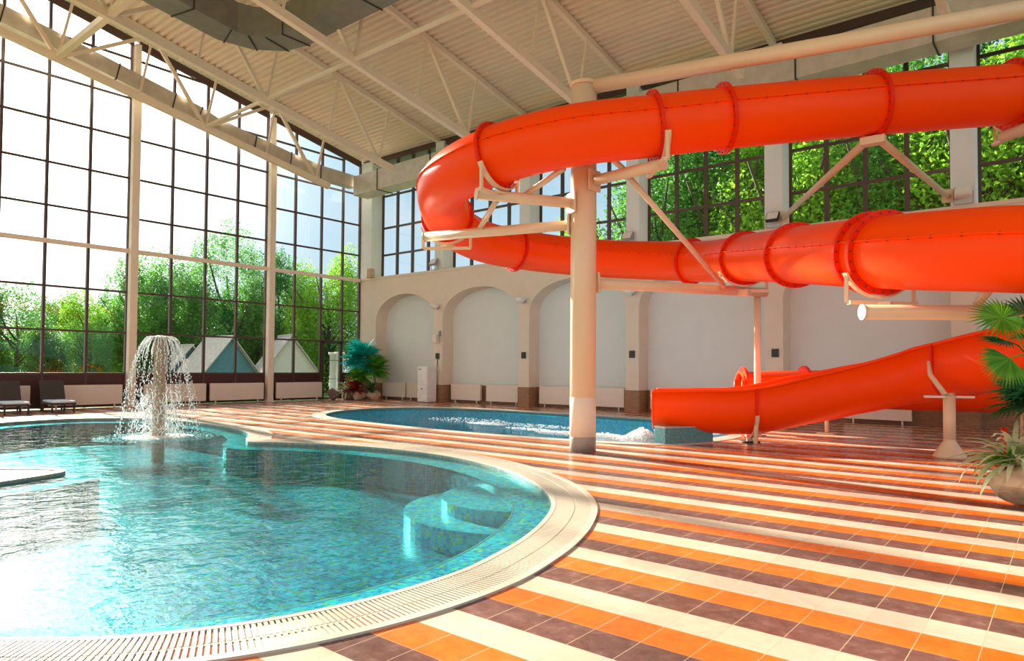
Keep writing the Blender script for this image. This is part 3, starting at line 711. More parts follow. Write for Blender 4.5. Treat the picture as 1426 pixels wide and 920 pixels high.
# upper right bracket
ub = thing('slide_bracket', (1.2,13.0,5.6), 'cream pipe bracket holding the upper orange tube at the edge of view', 'bracket')
MB().tube([(-.95,15.0,5.78),(1.3,13.2,5.82)],.10,18).build('pipe', M['cream'], ub); cradle(1*NS, 5.82, 'cradle', ub)
MB().tube([(1.3,13.2,0),(1.3,13.2,7.2)],.18,20).build('post', M['cream'], ub)
# struts from the wall pillars up to the upper tube
F2 = FR[2*NS][0]
t = thing('wall_struts', (F2.x,F2.y,F2.z-RF), 'pair of slim cream struts rising from the wall pillars to the upper tube', 'strut')
MB().tube([(-7.05,21.95,6.35),(F2.x-.12,F2.y,F2.z-RF-.02)],.075,10).build('strut', M['cream'], t); MB().tube([(-2.62,21.95,6.35),(F2.x+.1,F2.y,F2.z-RF-.02)],.075,10).build('strut', M['cream'], t)
MB().bbox((F2.x-.2,F2.y-.1,F2.z-RF-.1),(F2.x+.2,F2.y+.1,F2.z-RF+.04),.01).build('saddle', M['cream'], t)
for x in (-7.0,-2.62): MB().bbox((x-.14,21.9,6.2),(x+.14,21.98,6.55),.01).build('wall_plate', M['cream'], t)

# ------------------------------------------------------------------ open chutes
def chute(pts, R0, name, label, flange_at=(), closed_top=False, rise=None):
    c = [V(p) for p in crom(pts, 14)]; F = frames(c); m = len(c)
    t = thing(name, c[0], label, 'water slide')
    def prof(i, r, off):
        p, T, R_, U = F[i]; wall = rise[0]+(rise[1]-rise[0])*min(1, i/(m*.3)) if rise else .5
        out = [];
        for x in range(180, 361, 10): a = radians(x); out.append(p+R_*cos(a)*r+V((0,0,1))*sin(a)*r)
        return [p-R_*r+V((0,0,1))*wall] + out + [p+R_*r+V((0,0,1))*wall]
    rings = []
    for i in range(m):
        A = prof(i, R0, 0); B = prof(i, R0-.035, 0)[::-1]; rings.append(A+B)
    o_ = MB().sweep(rings, True, True).build('chute_shell', M['tube'], t)
    lip = MB()
    for side in (0, -1):
        q = [prof(i, R0, 0)[side] for i in range(m)]; lip.tube(q, .035, 8)
    lip.build('rolled_lip', M['tube'], t)
    e = prof(0, R0-.017, 0); MB().tube(e, .032, 8).build('end_lip', M['tube'], t)
    for i in flange_at:
        q = []; p, T, R_, U = F[i]; a = prof(i, R0-.01, 0); b = prof(i, R0+.05, 0)
        rr = [[a[k]-T*.025, b[k]-T*.025, b[k]+T*.025, a[k]+T*.025] for k in range(len(a))]
        MB().sweep(rr, True, True, False).build('joint_flange', M['flange'], t)
    return t, F
cz = .56
chpts = [(-7.2,13.75,.80),(-6.4,14.1,.74),(-5.45,14.75,.72),(-4.4,15.5,.96),(-3.4,15.95,1.22),(-2.5,16.0,1.44),(-1.7,15.6,1.60),(-.9,15.05,1.78),(-.2,14.75,1.98),(.4,14.7,2.05)]
ch, CF = chute(chpts, .54, 'open_chute', 'open orange chute descending to the far pool, nearest to the viewer', (28, 82), rise=(.3,.5))
ch2, CF2 = chute([(-6.55,17.0,1.12),(-5.3,17.75,1.16),(-4.0,18.5,1.18),(-2.5,19.0,1.16),(-.8,19.5,1.18),(1.2,19.9,1.3)], .54, 'open_chute', 'second orange chute lying low behind the near chute', (1, 15), rise=(.2,.22))
MB().sweep([[p+R_*cos(radians(a))*.5+V((0,0,1))*(.2+sin(radians(a))*.2) for a in range(0,181,12)]+[p+R_*cos(radians(a))*.47+V((0,0,1))*(.18+sin(radians(a))*.18) for a in range(180,-1,-12)] for p, T, R_, U in CF2], True, True).build('hood', M['tube'], ch2)
for k in (1, 15):
    p, T, R_, U = CF2[k]; rr = []
    for a in range(0,181,12):
        o_ = R_*cos(radians(a)); q = p+V((0,0,.18))
        rr.append([q+o_*.48+V((0,0,sin(radians(a))*.14))-T*.03, q+o_*.62+V((0,0,sin(radians(a))*.34))-T*.03, q+o_*.62+V((0,0,sin(radians(a))*.34))+T*.03, q+o_*.48+V((0,0,sin(radians(a))*.14))+T*.03])
    MB().sweep(rr, True, True, False).build('hood_flange', M['flange'], ch2)
# its feet
for k in (20, 55):
    p = CF2[k][0]; MB().box((p.x-.2,p.y-.2,0),(p.x+.2,p.y+.2,.02)).tube([(p.x,p.y,.02),(p.x,p.y,p.z-.52)],.05,10).build('foot', M['cream'], ch2)
# low stand and tall post under the near chute
p, T, R_, U = CF[28]
t = thing('chute_stand', (p.x,p.y,0), 'low cream saddle stand under the near chute beside the pool', 'stand')
arc = [p+(R_*cos(radians(a))+V((0,0,1))*sin(radians(a)))*.60 for a in range(190,351,10)]
MB().sweep([[a-T*.04,a+T*.04,a+T*.04+(a-p).normalized()*.03,a-T*.04+(a-p).normalized()*.03] for a in arc],True,True,False).build('saddle', M['cream'], t)
mb = MB()
for a in (arc[2], arc[-3]): MB().bar(a, (p.x+(a.x-p.x)*.9, p.y+(a.y-p.y)*.9, .03), .07,.07).build('leg', M['cream'], t)
mb.tube([(p.x,p.y,.01),(p.x,p.y,p.z-.58)],.07,10); mb.build('post', M['cream'], t)
MB().lathe([(.22,0),(.22,.025),(.1,.03)],20,(p.x,p.y,0)).build('base_plate', M['dark'], t)
px, py = -1.77, 14.72
t = thing('chute_post', (px,py,0), 'tall cream post with a cone foot holding the rising chute', 'post')
MB().lathe([(.27,0),(.27,.03),(.10,.30),(.10,.33)],24,(px,py,0)).build('cone_foot', M['cream'], t)
MB().tube([(px,py,.2),(px,py,1.12)],.10,18).build('post', M['cream'], t)
MB().bar((px-.35,py-.22,1.10),(px+.35,py+.22,1.10),.10,.04).build('cross_plate', M['rad'], t)
q = CF[82][0]; MB().tube([(px-.05,py,1.12),(px-.32,py+.2,1.5),(px-.36,py+.3,1.75)],[.05,.045,.03],8).build('brace', M['cream'], t)
MB().tube([(px,py,1.1),(px+.02,py+.3,1.14)],.05,8).build('brace', M['cream'], t)
# tiled block at the chute end
mb = MB().bbox((-.16,-.62,0),(.22,.62,.33),.015, Matrix.Translation((-6.52,13.75,0)) @ Matrix.Rotation(radians(-28),4,'Z'))
t = thing('granite_block', (-6.3,14.0,0), 'blue-grey mosaic block on the pool edge under the end of the near chute', 'block')
mb.build('block', M['granite'], t)
MB().bbox((-.17,-.63,.33),(.23,.63,.36),.01, Matrix.Translation((-6.52,13.75,0)) @ Matrix.Rotation(radians(-28),4,'Z')).build('top_slab', M['granitetop'], t)

# ------------------------------------------------------------------ fountain
fx, fy = -16.13, 6.96
t = thing('fountain', (fx,fy,-.9), 'weathered brown fountain pole standing in the water and throwing an umbrella of jets', 'fountain')
MB().lathe([(.13,-.95),(.13,.5),(.125,2.05),(.14,2.06),(.14,2.16)],20,(fx,fy,0)).build('pole', M['wood'], t)
MB().lathe([(.14,2.16),(.2,2.18),(.2,2.22),(.05,2.26)],20,(fx,fy,0)).build('nozzle', M['grey'], t)
mb = MB(); rnd = random.Random(3)
def jet(az, v, w, t): return V((fx+cos(az)*(.15+v*t), fy+sin(az)*(.15+v*t), 2.2+w*t-4.9*t*t))
octa = [V(p) for p in ((1,0,0),(-1,0,0),(0,1,0),(0,-1,0),(0,0,1),(0,0,-1))]; of = [(0,2,4),(2,1,4),(1,3,4),(3,0,4),(2,0,5),(1,2,5),(3,1,5),(0,3,5)]
def drop(c, r, st=1.0): mb.add([c+V((p.x*r,p.y*r,p.z*r*st)) for p in octa], of, True)
for k in range(34):
    az = 2*pi*k/34+rnd.uniform(-.06,.06); v = rnd.uniform(.85,1.02); w = rnd.uniform(.55,.85)
    br_ = rnd.uniform(.22,.36)
    pts = [jet(az, v, w, br_*i/8) for i in range(9)]; pts = [p+V((rnd.gauss(0,.006),rnd.gauss(0,.006),0)) for p in pts]
    mb.tube(pts, [.009*(1+.7*rnd.random()) for _ in pts], 5)
    tt = br_
    while tt < .76:
        tt += rnd.uniform(.005,.017); p = jet(az+rnd.gauss(0,.03), v*rnd.uniform(.93,1.05), w, tt)
        if p.z > -.02: drop(p, rnd.uniform(.007,.017), rnd.uniform(1,2.6))
for k in range(1000):
    a = rnd.uniform(0,2*pi); r = rnd.uniform(.15,.62); z = abs(rnd.gauss(0,.5)); drop(V((fx+r*cos(a),fy+r*sin(a),z)), rnd.uniform(.006,.016), rnd.uniform(1,2.2))
for k in range(70):
    a = rnd.uniform(0,2*pi); r = rnd.uniform(.18,.5); z = rnd.uniform(.2,1.1)
    c_ = V((fx+r*cos(a),fy+r*sin(a),z)); pts = [c_]
    for i in range(6): pts.append(pts[-1]+V((rnd.gauss(0,.035),rnd.gauss(0,.035),-rnd.uniform(.03,.08))))
    mb.tube(pts, .009, 5)
tag(mb.build('water_spray', M['drop']), 'white water jets and drops falling from the fountain head', 'water spray', kind='stuff')
def froth(name, items, label, seed):
    mb = MB(); rnd = random.Random(seed)
    for (cx_, cy_, rx_, ry_, n_, hz) in items:
        for k in range(n_*4):
            a = rnd.uniform(0,2*pi); q = sqrt(rnd.random()); x = cx_+rx_*q*cos(a); y = cy_+ry_*q*sin(a); s_ = rnd.uniform(.008,.026)
            z = -.05+hz*(1-q)*rnd.random()
            mb.add([V((x,y,z))+V((p.x*s_*1.4,p.y*s_*1.4,p.z*s_*.7)) for p in octa], of, True)
    return tag(mb.build(name, M['foam']), label, 'foam', kind='stuff')
froth('foam', [(fx,fy,.75,.75,900,.05),(fx,fy,1.3,1.3,350,.01)], 'froth on the water around the foot of the fountain', 5)
froth('foam', [(-7.6,13.9,.55,.5,700,.34),(-8.5,13.8,.9,.5,500,.14),(-9.8,14.1,.9,.5,260,.05),(-7.8,16.6,.9,.25,260,.06)], 'white churning foam in the far pool where the near chute ends', 6)
froth('foam', [(-13.2,14.9,.7,.25,110,.05),(-12,15.4,1.5,.5,70,.0),(-14.6,15.6,1.6,.8,60,.0),(-11.2,14.4,.8,.3,60,.03)], 'band of bubbling foam in the middle of the far pool', 8)

# ------------------------------------------------------------------ loungers
def lounger():
    t = thing('sun_lounger', (0,0,0), 'x', 'sun lounger', 'dark loungers by the window wall')
    mb = MB(); mb.bbox((-.1,-.36,.26),(1.25,.36,.33),.015); mb.build('seat_frame', M['wicker'], t)
    R_ = Matrix.Translation((-.05,0,.3)) @ Matrix.Rotation(radians(-118),4,'Y')
    MB().bbox((0,-.36,-.035),(.82,.36,.035),.015,R_).build('backrest', M['wicker'], t)
    mb = MB(); mb.bbox((.0,-.33,.33),(1.25,.33,.40),.03); mb.build('cushion', M['cushion'], t)
    for x in (0.0, 1.17):
        for y in (-.31,.31): MB().bar((x,y,0),(x,y,.27),.05,.05).build('leg', M['wicker'], t)
    MB().bar((-.28,-.3,.27),(-.28,.3,.27),.04,.04).bar((-.28,-.3,.28),(-.4,-.3,.8),.03,.03).bar((-.28,.3,.28),(-.4,.3,.8),.03,.03).bar((-.3,-.3,0),(-.28,-.3,.3),.04,.04).bar((-.3,.3,0),(-.28,.3,.3),.04,.04).build('back_prop', M['wicker'], t)
    return t
l1 = lounger(); l1.location = (-26.95,8.15,0); l1.rotation_euler = (0,0,radians(-4)); l1['label'] = 'dark wicker lounger with pale cushion, fully in view beside the cream radiator'
l2 = copy_tree(l1); l2.location = (-26.9,6.85,0); l2['label'] = 'dark wicker lounger with pale cushion, cut off by the picture edge'

# ------------------------------------------------------------------ plants
def rock(name, c, rx_, ry_, rz_, mat, parent=None, seed=0, flat=True):
    bm = bmesh.new(); bmesh.ops.create_icosphere(bm, subdivisions=3, radius=1); r = random.Random(seed)
    ph = [(V((r.gauss(0,1),r.gauss(0,1),r.gauss(0,1))).normalized(), r.uniform(.65,.95)) for _ in range(14)]
    for v in bm.verts:
        d_ = v.co.normalized(); k = 1.0
        for n_, h_ in ph:
            q = d_.dot(n_)
            if q > 1e-3: k = min(k, h_/q)
        v.co = V((d_.x*k*rx_, d_.y*k*ry_, max(-.0 if flat else -9, d_.z*k*rz_+rz_*.75)))
    bm.verts.index_update()
    mb = MB().add([v.co+V(c) for v in bm.verts], [[v.index for v in f.verts] for f in bm.faces]); bm.free()
    return mb.build(name, mat, parent)
def fan_leaf(mb, base, direction, R_, n=26, spread=300, droop=.25, w=.06, fold=.35, face=None):
    d = V(direction).normalized(); r = d.cross(V(face or (0,0,1)));
    r = r.normalized() if r.length > .01 else V((1,0,0)); u = r.cross(d).normalized()
    for k in range(n):
        a = radians(-spread/2+spread*k/(n-1)); ax = d*cos(a)+r*sin(a); sd = -d*sin(a)+r*cos(a); L_ = R_*(1-.18*abs(a/pi))*random.uniform(.93,1.05)
        b = V(base); m1 = b+ax*L_*.55+u*.03*R_; e = b+ax*L_+V((0,0,-droop*L_*.35)); ww = w*R_*1.9
        mb.add([b, m1+sd*ww*.5+u*fold*ww*.3, m1-u*fold*ww*.3, m1-sd*ww*.5+u*fold*ww*.3, e], [(0,1,2),(0,2,3),(1,4,2),(2,4,3)])
def strap(mb, base, az, el, L_, w, bend=1.2, n=7):
    p = V(base); a = el; pts = [p.copy()]
    for i in range(n):
        p = p+V((cos(az)*cos(a),sin(az)*cos(a),sin(a)))*L_/n; pts.append(p.copy()); a -= bend/n
    s_ = V((-sin(az),cos(az),0)); vs = []; fs = []
    for i, q in enumerate(pts):
        k = w*(.35+.65*sin(pi*min(1,(i+.8)/(n+.8)))) if i < n else .002
        vs += [q+s_*k/2+V((0,0,k*.2)), q, q-s_*k/2+V((0,0,k*.2))]
    for i in range(n):
        for j in (0,1): fs.append((3*i+j,3*i+j+1,3*i+4+j,3*i+3+j))
    mb.add(vs, fs, True)
def palm_plant(x, y, z0, hgt, R_, nleaf, mat, label, name='fan_palm', bare=.45, lean=(0,0), seed=1, trunk_r=.05, elr=(-.3,1.1), azr=None, group=None, leafn=26, pet=.5):
    random.seed(seed); t = thing(name, (x,y,z0), label, 'potted palm', group)
    top = V((x+lean[0],y+lean[1],z0+hgt)); MB().tube([(x,y,z0),(x+lean[0]*.4,y+lean[1]*.4,z0+hgt*.5),top],[trunk_r*1.2,trunk_r,trunk_r*.9],10).build('trunk', M['palmtrunk'], t)
    for k in range(nleaf):
        az = 2*pi*k*.382+random.uniform(-.3,.3) if azr is None else random.uniform(*azr); el = elr[0]+(elr[1]-elr[0])*(k+.5)/nleaf
        d_ = V((cos(az)*cos(el),sin(az)*cos(el),sin(el))); b = top+V((0,0,-.25*hgt*(1-(k+.5)/nleaf)*bare)); e = b+d_*R_*pet
        mb = MB().tube([b, b+d_*R_*pet*.5+V((0,0,.03)), e], .008, 5); fan_leaf(mb, e, (d_+V((0,0,-.25))).normalized(), R_, leafn)
        mb.build('frond', mat, t)
    return t
def rosette(x, y, z0, n, L_, w, mat, label, name, cat, elr=(.3,1.4), bend=1.3, seed=2, centre=None):
    random.seed(seed); t = thing(name, (x,y,z0), label, cat); mb = MB()
    for k in range(n): strap(mb, (x+random.gauss(0,.02),y+random.gauss(0,.02),z0), random.uniform(0,2*pi), random.uniform(*elr), L_*random.uniform(.65,1.1), w, bend*random.uniform(.7,1.3))
    mb.build('leaves', mat, t); return t
# corner group
def planter(x, y, r, h, label, seed, mat='stone'):
    t = thing('stone_planter', (x,y,0), label, 'planter'); rock('bowl', (x,y,0), r, r, h*.75, M[mat], t, seed); MB().lathe([(r*.6,h*.9),(r*.1,h*1.18)],14,(x,y,0)).build('soil', M['soil'], t); return t
planter(-26.55,20.75,.36,.42,'round tan stone planter of the corner plant group, middle one',11); planter(-25.95,21.15,.36,.40,'round tan stone planter beside the radiator in the corner plant group',12)
tag(rock('boulder', (-27.1,20.55,0), .5,.36,.34, M['stone2'], None, 13), 'dark brown boulder at the left foot of the corner plants', 'boulder')
tag(rock('boulder', (-27.55,20.0,0), .42,.26,.33, M['stone2'], None, 14), 'rounded brown boulder in front of the glazed door', 'boulder')
palm_plant(-26.6,20.95,.4,1.6,.85,18,M['teal'],'teal fan palm with a dark trunk at the top of the corner plant group',seed=4,elr=(-.35,1.3),trunk_r=.06)
palm_plant(-25.95,21.2,.35,1.2,.62,16,M['palm'],'green fan palm at the wall side of the corner plant group',seed=5,elr=(-.5,1.2))
palm_plant(-26.3,20.6,.3,.85,.5,12,M['palm'],'low light-green fan palm in the middle of the corner plant group',seed=6,elr=(-.4,1.2))
rosette(-26.55,20.42,.42,80,.85,.13,M['red'],'dark red spiky leaved plant in the corner plant group','cordyline','potted plant',(.1,1.5),.9,7)
rosette(-26.98,20.4,.35,60,.8,.08,M['varieg'],'pale spiky plant at the left of the corner plant group','spider_plant','potted plant',(.1,1.3),1.1,8)
rosette(-27.0,20.7,1.0,60,.55,.09,M['leafB'],'small-leaved green plant behind the pale spiky one in the corner','leafy_plant','potted plant',(-.6,1.5),1.0,9)
rosette(-25.8,20.9,.38,40,.75,.05,M['palmd'],'dark grassy plant beside the radiator in the corner plant group','grass_plant','potted plant',(.6,1.5),.8,10)
# right-hand group
gx, gy = -.42, 10.12
t = thing('stone_planter', (gx,gy,0), 'large rough tan stone planter at the right edge of view, below the palms', 'planter')
rock('bowl', (gx,gy,0), .44,.42,.33, M['stone'], t, 21); MB().lathe([(.3,.36),(.06,.5)],16,(gx,gy,0)).build('soil', M['soil'], t)
tag(rock('stone', (gx-.26,gy-.1,.42), .09,.08,.06, M['red_stone'], None, 22), 'small orange-red clay ball on the rim of the large stone planter', 'clay ball')
random.seed(31)
tt = palm_plant(gx+.05,gy+.05,.4,1.35,.40,0,M['palm'],'tall fan palm with a rough brown trunk in the large stone planter',seed=31,trunk_r=.075)
def place_frond(parent, base, tipc, dirn, R_, mat, n=30, spread=320, droop=.2, face=None):
    mb = MB().tube([base, (V(base)+V(tipc))/2+V((0,0,.05)), tipc], .009, 6); fan_leaf(mb, tipc, dirn, R_, n, spread, droop, .045, face=face); mb.build('frond', mat, parent)
top = (gx+.02,gy+.03,1.72)
place_frond(tt, top, (-.66,10.02,2.21), (-.75,-.55,-.15), .40, M['palm'], 36, 330, .15, (.25,-.75,.6))
place_frond(tt, top, (-.44,10.15,2.25), (.5,.3,.3), .36, M['palmd'], 30, 320, .15, (.3,-.7,.6))
place_frond(tt, top, (-.62,10.0,1.93), (-.8,-.55,.0), .33, M['palmd'], 22, 150, .1, (.1,-.3,.9))
place_frond(tt, top, (-.58,10.0,1.72), (-.6,-.5,-.6), .38, M['palm'], 26, 150, .2, (.3,-.8,.4))
place_frond(tt, top, (-.2,10.3,2.1), (.7,.2,.2), .4, M['palm'], 28, 300)
place_frond(tt, top, (-.35,10.5,2.0), (.1,.8,.2), .4, M['palmd'], 28, 300)
palm_plant(gx-.02,gy+.16,.4,.85,.36,16,M['palmd'],'dark bushy fan palm low behind the cream-edged plant',seed=33,elr=(-.4,1.1),leafn=22,pet=.4)
rosette(gx-.12,gy-.12,.44,80,.80,.06,M['varieg'],'cream-edged arching plant spilling over the large stone planter','dracaena','potted plant',(.15,1.4),1.5,34)
rosette(gx+.2,gy-.12,.44,50,.72,.06,M['varieg'],'cream-edged arching plant at the very edge of view in the large stone planter','dracaena','potted plant',(.15,1.4),1.5,35)
t = rosette(gx-.22,gy-.22,.46,26,.36,.05,M['palm'],'bromeliad with a scarlet flower head in the large stone planter','bromeliad','potted plant',(.4,1.3),1.2,36)
mb = MB(); random.seed(37); bx, by = gx-.22, gy-.22
for k in range(34): z_ = .72+.16*k/34; strap(mb, (bx,by,z_), random.uniform(0,2*pi), .9, .07, .03, .5, 3)
mb.tube([(bx,by,.46),(bx,by,.9)],.015,6); mb.build('flower', M['bract'], t)

# ------------------------------------------------------------------ outside: lawn, trees, huts
structure(MB().poly([[(-140,-80),(80,-80),(80,140),(-140,140)],[(XW,-13.9),(6.9,-13.9),(6.9,YN+.1),(XW,YN+.1)]],-.3).build('ground', M['lawn']))
def crown_mesh(seed, n, leaf, blobs, name):
    r = np.random.RandomState(seed)
    B = []
    for k in range(blobs):
        u = r.normal(size=3); u /= np.linalg.norm(u); q = r.uniform(.45,.9); B.append((u*q*np.array([1,1,1.0]), r.uniform(.26,.42)))
    idx = r.randint(0, blobs, n); u = r.normal(size=(n,3)); u /= np.linalg.norm(u,axis=1)[:,None]
    cen = np.array([B[i][0] for i in idx])+u*(np.array([B[i][1] for i in idx])*r.uniform(.55,1.05,n))[:,None]
    a = r.normal(size=(n,3)); a /= np.linalg.norm(a,axis=1)[:,None]; b = np.cross(a, r.normal(size=(n,3))); b /= np.linalg.norm(b,axis=1)[:,None]
    s_ = leaf*r.uniform(.6,1.2,n)[:,None]
    c_ = np.cross(a,b); k_ = np.array([1,1,.5]); a = a*k_; b = b*k_; c_ = c_*k_
    vs = np.stack([cen+a*s_, cen+b*s_*.55+c_*s_*.15, cen-a*s_, cen-b*s_*.55+c_*s_*.15],1).reshape(-1,3)
    me = bpy.data.meshes.new(name); fs = np.arange(4*n).reshape(-1,4)
    me.from_pydata(vs.tolist(), [], fs.tolist()); me.update(); return me
crowns = {}
for key, mat, seed, n, lf, bl in (('bright','leafA',1,24000,.036,34),('mid','leafB',2,24000,.036,38),('dark','leafC',3,20000,.038,36),('airy','leafB',4,11000,.032,24)):
    me = crown_mesh(seed, n, lf, bl, 'crown'); me.materials.append(M[mat]); crowns[key] = me
tb = MB(); tb.tube([(0,0,-.02),(.02,.01,.5),(0,0,.72)],[.018,.012,.004],8)
rt = random.Random(5)
for k in range(7):
    a = 2*pi*k/7; h_ = .22+.045*k; tb.tube([(0,0,h_),(cos(a)*.12,sin(a)*.12,h_+.12),(cos(a)*.24,sin(a)*.24,h_+.3)],[.008,.006,.003],6)
trunk_me = tb.build('trunk', M['trunk']).data
for o in list(bpy.data.objects):
    if o.data == trunk_me: bpy.data.objects.remove(o)
def tree(x, y, hgt, rad, kind, label, group, low=.18, rz=0):
    t = thing('tree', (x,y,-.3), label, 'tree', group)
    o = bpy.data.objects.new('trunk', trunk_me); COL.objects.link(o); o.parent = t; o.scale = (hgt,hgt,hgt*.95)
    c = bpy.data.objects.new('crown', crowns[kind]); COL.objects.link(c); c.parent = t
    zc = hgt*(low+1)/2; c.location = (0,0,zc); c.scale = (rad,rad,hgt*(1-low)/2*1.05); c.rotation_euler = (0,0,rz)
    return t
KN = {'bright':'bright green','mid':'mid green','dark':'dark green','airy':'thin airy'}
LT = [(-47,24.8,12.3,2.6,'airy',.35,'tall thin tree rising above the others beyond the window wall'),(-45,20.5,8.6,2.7,'mid',.1,'round green tree seen just right of the fountain through the window wall'),(-44,17.6,8.3,2.3,'mid',.05,'green tree seen right behind the fountain through the window wall'),
 (-47,28.9,11.0,2.3,'dark',.2,'tall dark tree left of the bright one beyond the window wall'),(-42,29.8,10.9,2.7,'bright',.02,'tall bright green tree beside the glazed door outside'),(-50,33.5,10,3.2,'mid',.05,'tree behind the bright green one near the corner outside'),
 (-45,15.6,6.6,2.0,'bright',.05,'yellow-green tree seen beside the first window column'),(-50,13.0,7.3,2.2,'airy',.1,'thin pale tree above the loungers beyond the window wall'),(-52,10.4,7.0,2.4,'dark',.02,'dark low tree above the loungers beyond the window wall'),
 (-47,22.9,8.4,2.5,'dark',.05,'dark tree between the round tree and the tall thin one outside'),(-46,26.6,8.2,2.2,'mid',.05,'green tree below the tall thin tree outside'),(-41,14.0,4.6,1.5,'airy',.0,'pale conifer-like shrub behind the radiator next to the loungers'),(-41,33.5,5.5,2.2,'dark',.0,'low dark bushy tree seen past the corner plants through the glass'),(-42,12.3,4.0,1.4,'dark',.0,'low dark shrub seen above the lounger cushion')]
for k, (x,y,h_,r_,kd,lo_,lab) in enumerate(LT): tree(x,y,h_,r_,kd,lab,'trees beyond the window wall',lo_,k*1.3)
# more of the wood behind, none singled out
for k, (x, y) in enumerate([(-58+ (i%3)*2.5, 6+i*2.7) for i in range(13)]):
    tree(x, y, 5.6+1.6*((k*7) % 5)/4 + (1.0 if y > 20 else 0), 2.6, ('dark','mid','dark','bright')[k % 4], 'tree in the dense backdrop of the wood far beyond the window wall', 'backdrop trees', 0.0, k*.9)
RTs = [(-24.5,35,8.2,2.4,'bright'),(-20.5,33,11.5,2.8,'bright'),(-16.8,32,14.5,3.2,'mid'),(-13.0,33,15,3.2,'mid'),(-9.6,31.5,15,3.2,'bright'),(-6.0,32.5,15.5,3.2,'mid'),(-2.6,31,15.5,3.2,'bright'),(1.2,31,16,3.3,'mid'),
       (-18.5,38,15,3.4,'dark'),(-13.5,38,17,3.6,'dark'),(-8.5,38,17,3.6,'mid'),(-4,38,18,3.6,'dark'),(.5,37,18,3.6,'mid'),(4.0,34,17,3.6,'bright')]
for k, (x,y,h_,r_,kd) in enumerate(RTs):
    tree(x,y,h_,r_,kd,'leafy %s tree filling the upper windows above the arched wall' % KN[kd],'trees above the arched wall, '+KN[kd],.22,k*1.7)
def hut(x, y, L_, W_, hz, label, wm, rz=0):
    t = thing('hut', (x,y,-.3), label, 'hut', rz=rz)
    def b(mb, nm, mat): o = mb.build(nm, mat); o.parent = t; return o
    mb = MB(); mb.box((-W_/2,-L_/2,0),(W_/2,L_/2,hz*.42))
    for y_ in (-L_/2, L_/2): mb.add([V((-W_/2,y_,hz*.42)),V((W_/2,y_,hz*.42)),V((0,y_,hz))], [(0,1,2)])
    b(mb, 'walls', wm)
    for s_ in (-1, 1):
        a = V((0,0,hz+.06)); e = V((s_*(W_/2+.35),0,hz*.30))
        b(MB().sweep([[a+V((0,y_,0)), e+V((0,y_,0)), e+V((0,y_,.08)), a+V((0,y_,.08))] for y_ in (-L_/2-.3, L_/2+.3)], True, True, False), 'roof_slope', M['roof'])
    b(MB().bar((0,-L_/2-.32,hz+.14),(0,L_/2+.32,hz+.14),.16,.08), 'ridge_cap', M['hutw'])
    return t
hut(-39.0,20.2,2.2,3.6,3.5,'blue hut with a steep pale shingle roof outside the window wall',M['hut'],rz=pi/2+.1)
hut(-41.5,19.2,1.8,3.0,3.0,'smaller hut behind the blue hut, with a steep pale roof',M['hut'],rz=pi/2+.05)
hut(-40,25.2,2.4,3.4,3.8,'white steep-gabled hut seen left of the bright tree',M['hutw'],rz=1.3)
tag(MB().lathe([(.26,0),(.26,.2),(.2,.24),(.2,2.5),(.27,2.56),(.27,2.7)],18,(-31.0,22.9,-.3)).build('reflection_pillar', M['hutw']), 'white pillar shape standing in for a reflection in the glazed door', 'pillar')  # white columns placed outside to stand in for reflections in the door
tag(MB().lathe([(.26,0),(.26,.2),(.2,.24),(.2,2.5),(.27,2.56),(.27,2.7)],18,(-32.0,23.2,-.3)).build('reflection_pillar', M['hutw']), 'second white pillar shape standing in for a reflection, farther behind the glazed door', 'pillar')

# ------------------------------------------------------------------ light
W_ = bpy.data.worlds.new('World'); S.world = W_; W_.use_nodes = True; nt = W_.node_tree; nt.nodes.clear()
out = nt.nodes.new('ShaderNodeOutputWorld'); bg = nt.nodes.new('ShaderNodeBackground')
SUN_AZ = V((-.985,.17,0)).normalized(); EL = radians(21)
sd = (SUN_AZ*cos(EL)+V((0,0,sin(EL)))).normalized()
tc = nt.nodes.new('ShaderNodeTexCoord'); nrm = N(nt, 'ShaderNodeVectorMath', operation='NORMALIZE'); L(nt, tc.outputs['Generated'], nrm.inputs[0])
dt = N(nt, 'ShaderNodeVectorMath', operation='DOT_PRODUCT'); L(nt, nrm.outputs[0], dt.inputs[0]); dt.inputs[1].default_value = tuple(sd)
sx = nt.nodes.new('ShaderNodeSeparateXYZ'); L(nt, nrm.outputs[0], sx.inputs[0])
base = ramp(nt, sx.outputs[2], [(0.0,(.52,.62,.68)),(.25,(.36,.53,.66)),(.6,(.24,.40,.58)),(1,(.18,.34,.54))])
cl = N(nt, 'ShaderNodeTexNoise', Scale=2.2, Detail=6.0, Roughness=.55); mp = N(nt, 'ShaderNodeMapping'); mp.inputs['Scale'].default_value = (1,1,2.8); L(nt, nrm.outputs[0], mp.inputs[0]); L(nt, mp.outputs[0], cl.inputs['Vector'])
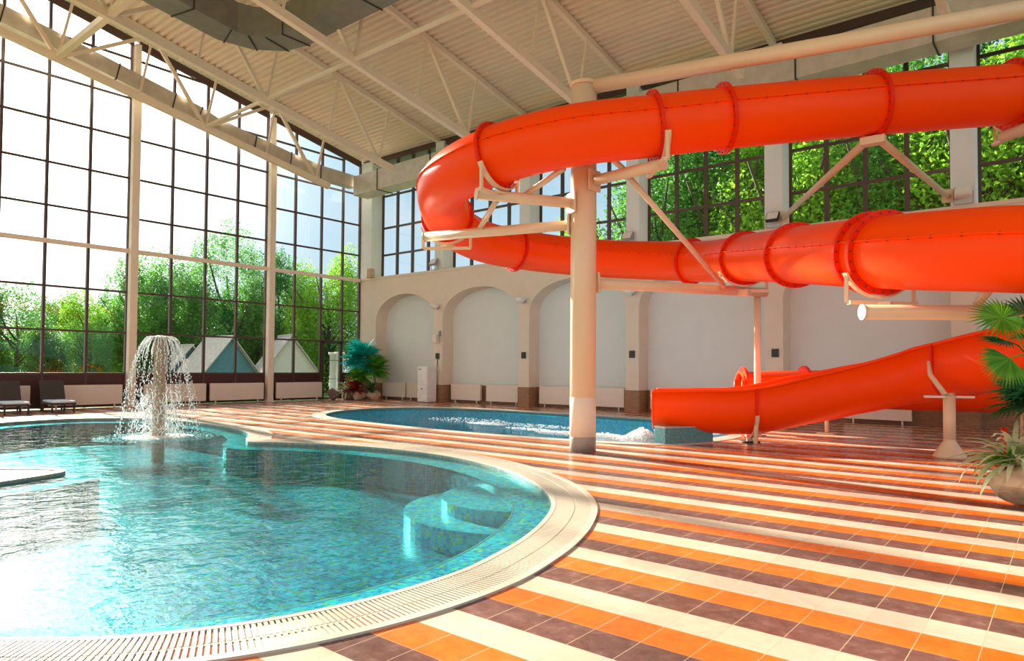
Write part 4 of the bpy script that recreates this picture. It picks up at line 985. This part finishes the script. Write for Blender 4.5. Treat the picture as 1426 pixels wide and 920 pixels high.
cm = ramp(nt, cl.outputs['Fac'], [(.46,(0,0,0)),(.66,(1,1,1))])
sky = mixc(nt, math_(nt, 'MULTIPLY', cm, .8), base, (.56,.60,.64))
glow = math_(nt, 'POWER', math_(nt, 'MAXIMUM', dt.outputs['Value'], 0.0), 42.0)
sky = mixc(nt, math_(nt, 'MINIMUM', math_(nt, 'MULTIPLY', glow, 1.8), 1.0), sky, (4.6,4.5,4.2))
# brighter sky added out of view as fill light, where the hall is left open
bk = math_(nt, 'MAXIMUM', math_(nt, 'MULTIPLY', sx.outputs[1], -1.0), 0.0)
sky = mixc(nt, math_(nt, 'MINIMUM', math_(nt, 'MULTIPLY', bk, 1.6), 1.0), sky, (1.0,1.0,.98))
L(nt, sky, bg.inputs[0]); bg.inputs[1].default_value = 1.0; L(nt, bg.outputs[0], out.inputs[0])
sl = bpy.data.lights.new('sun', 'SUN'); sl.energy = 17; sl.angle = radians(1.2); sl.color = (1,.90,.74)
so = bpy.data.objects.new('sun', sl); COL.objects.link(so); so.rotation_euler = (-sd).to_track_quat('-Z','Y').to_euler()

# ------------------------------------------------------------------ camera
cd = bpy.data.cameras.new('camera'); co = bpy.data.objects.new('camera', cd); COL.objects.link(co); S.camera = co
cd.sensor_fit = 'HORIZONTAL'; cd.sensor_width = 36; cd.lens = 952.26/1426*36; cd.shift_y = 26/1426; cd.clip_end = 500
yaw, pit, rol = .688143, .028323, .006965
f = V((-sin(yaw)*cos(pit), cos(yaw)*cos(pit), sin(pit))); r = V((cos(yaw), sin(yaw), 0)); u = r.cross(f)
r2 = r*cos(rol)+u*sin(rol); u2 = -r*sin(rol)+u*cos(rol)
co.matrix_world = Matrix(((r2.x,u2.x,-f.x,0),(r2.y,u2.y,-f.y,0),(r2.z,u2.z,-f.z,H),(0,0,0,1)))
S.view_settings.view_transform = 'Standard'; S.view_settings.look = 'None'; S.view_settings.gamma = 1; S.view_settings.use_curve_mapping = False
S.view_settings.exposure = .50
S.cycles.max_bounces = 10; S.cycles.diffuse_bounces = 5; S.cycles.transparent_max_bounces = 24
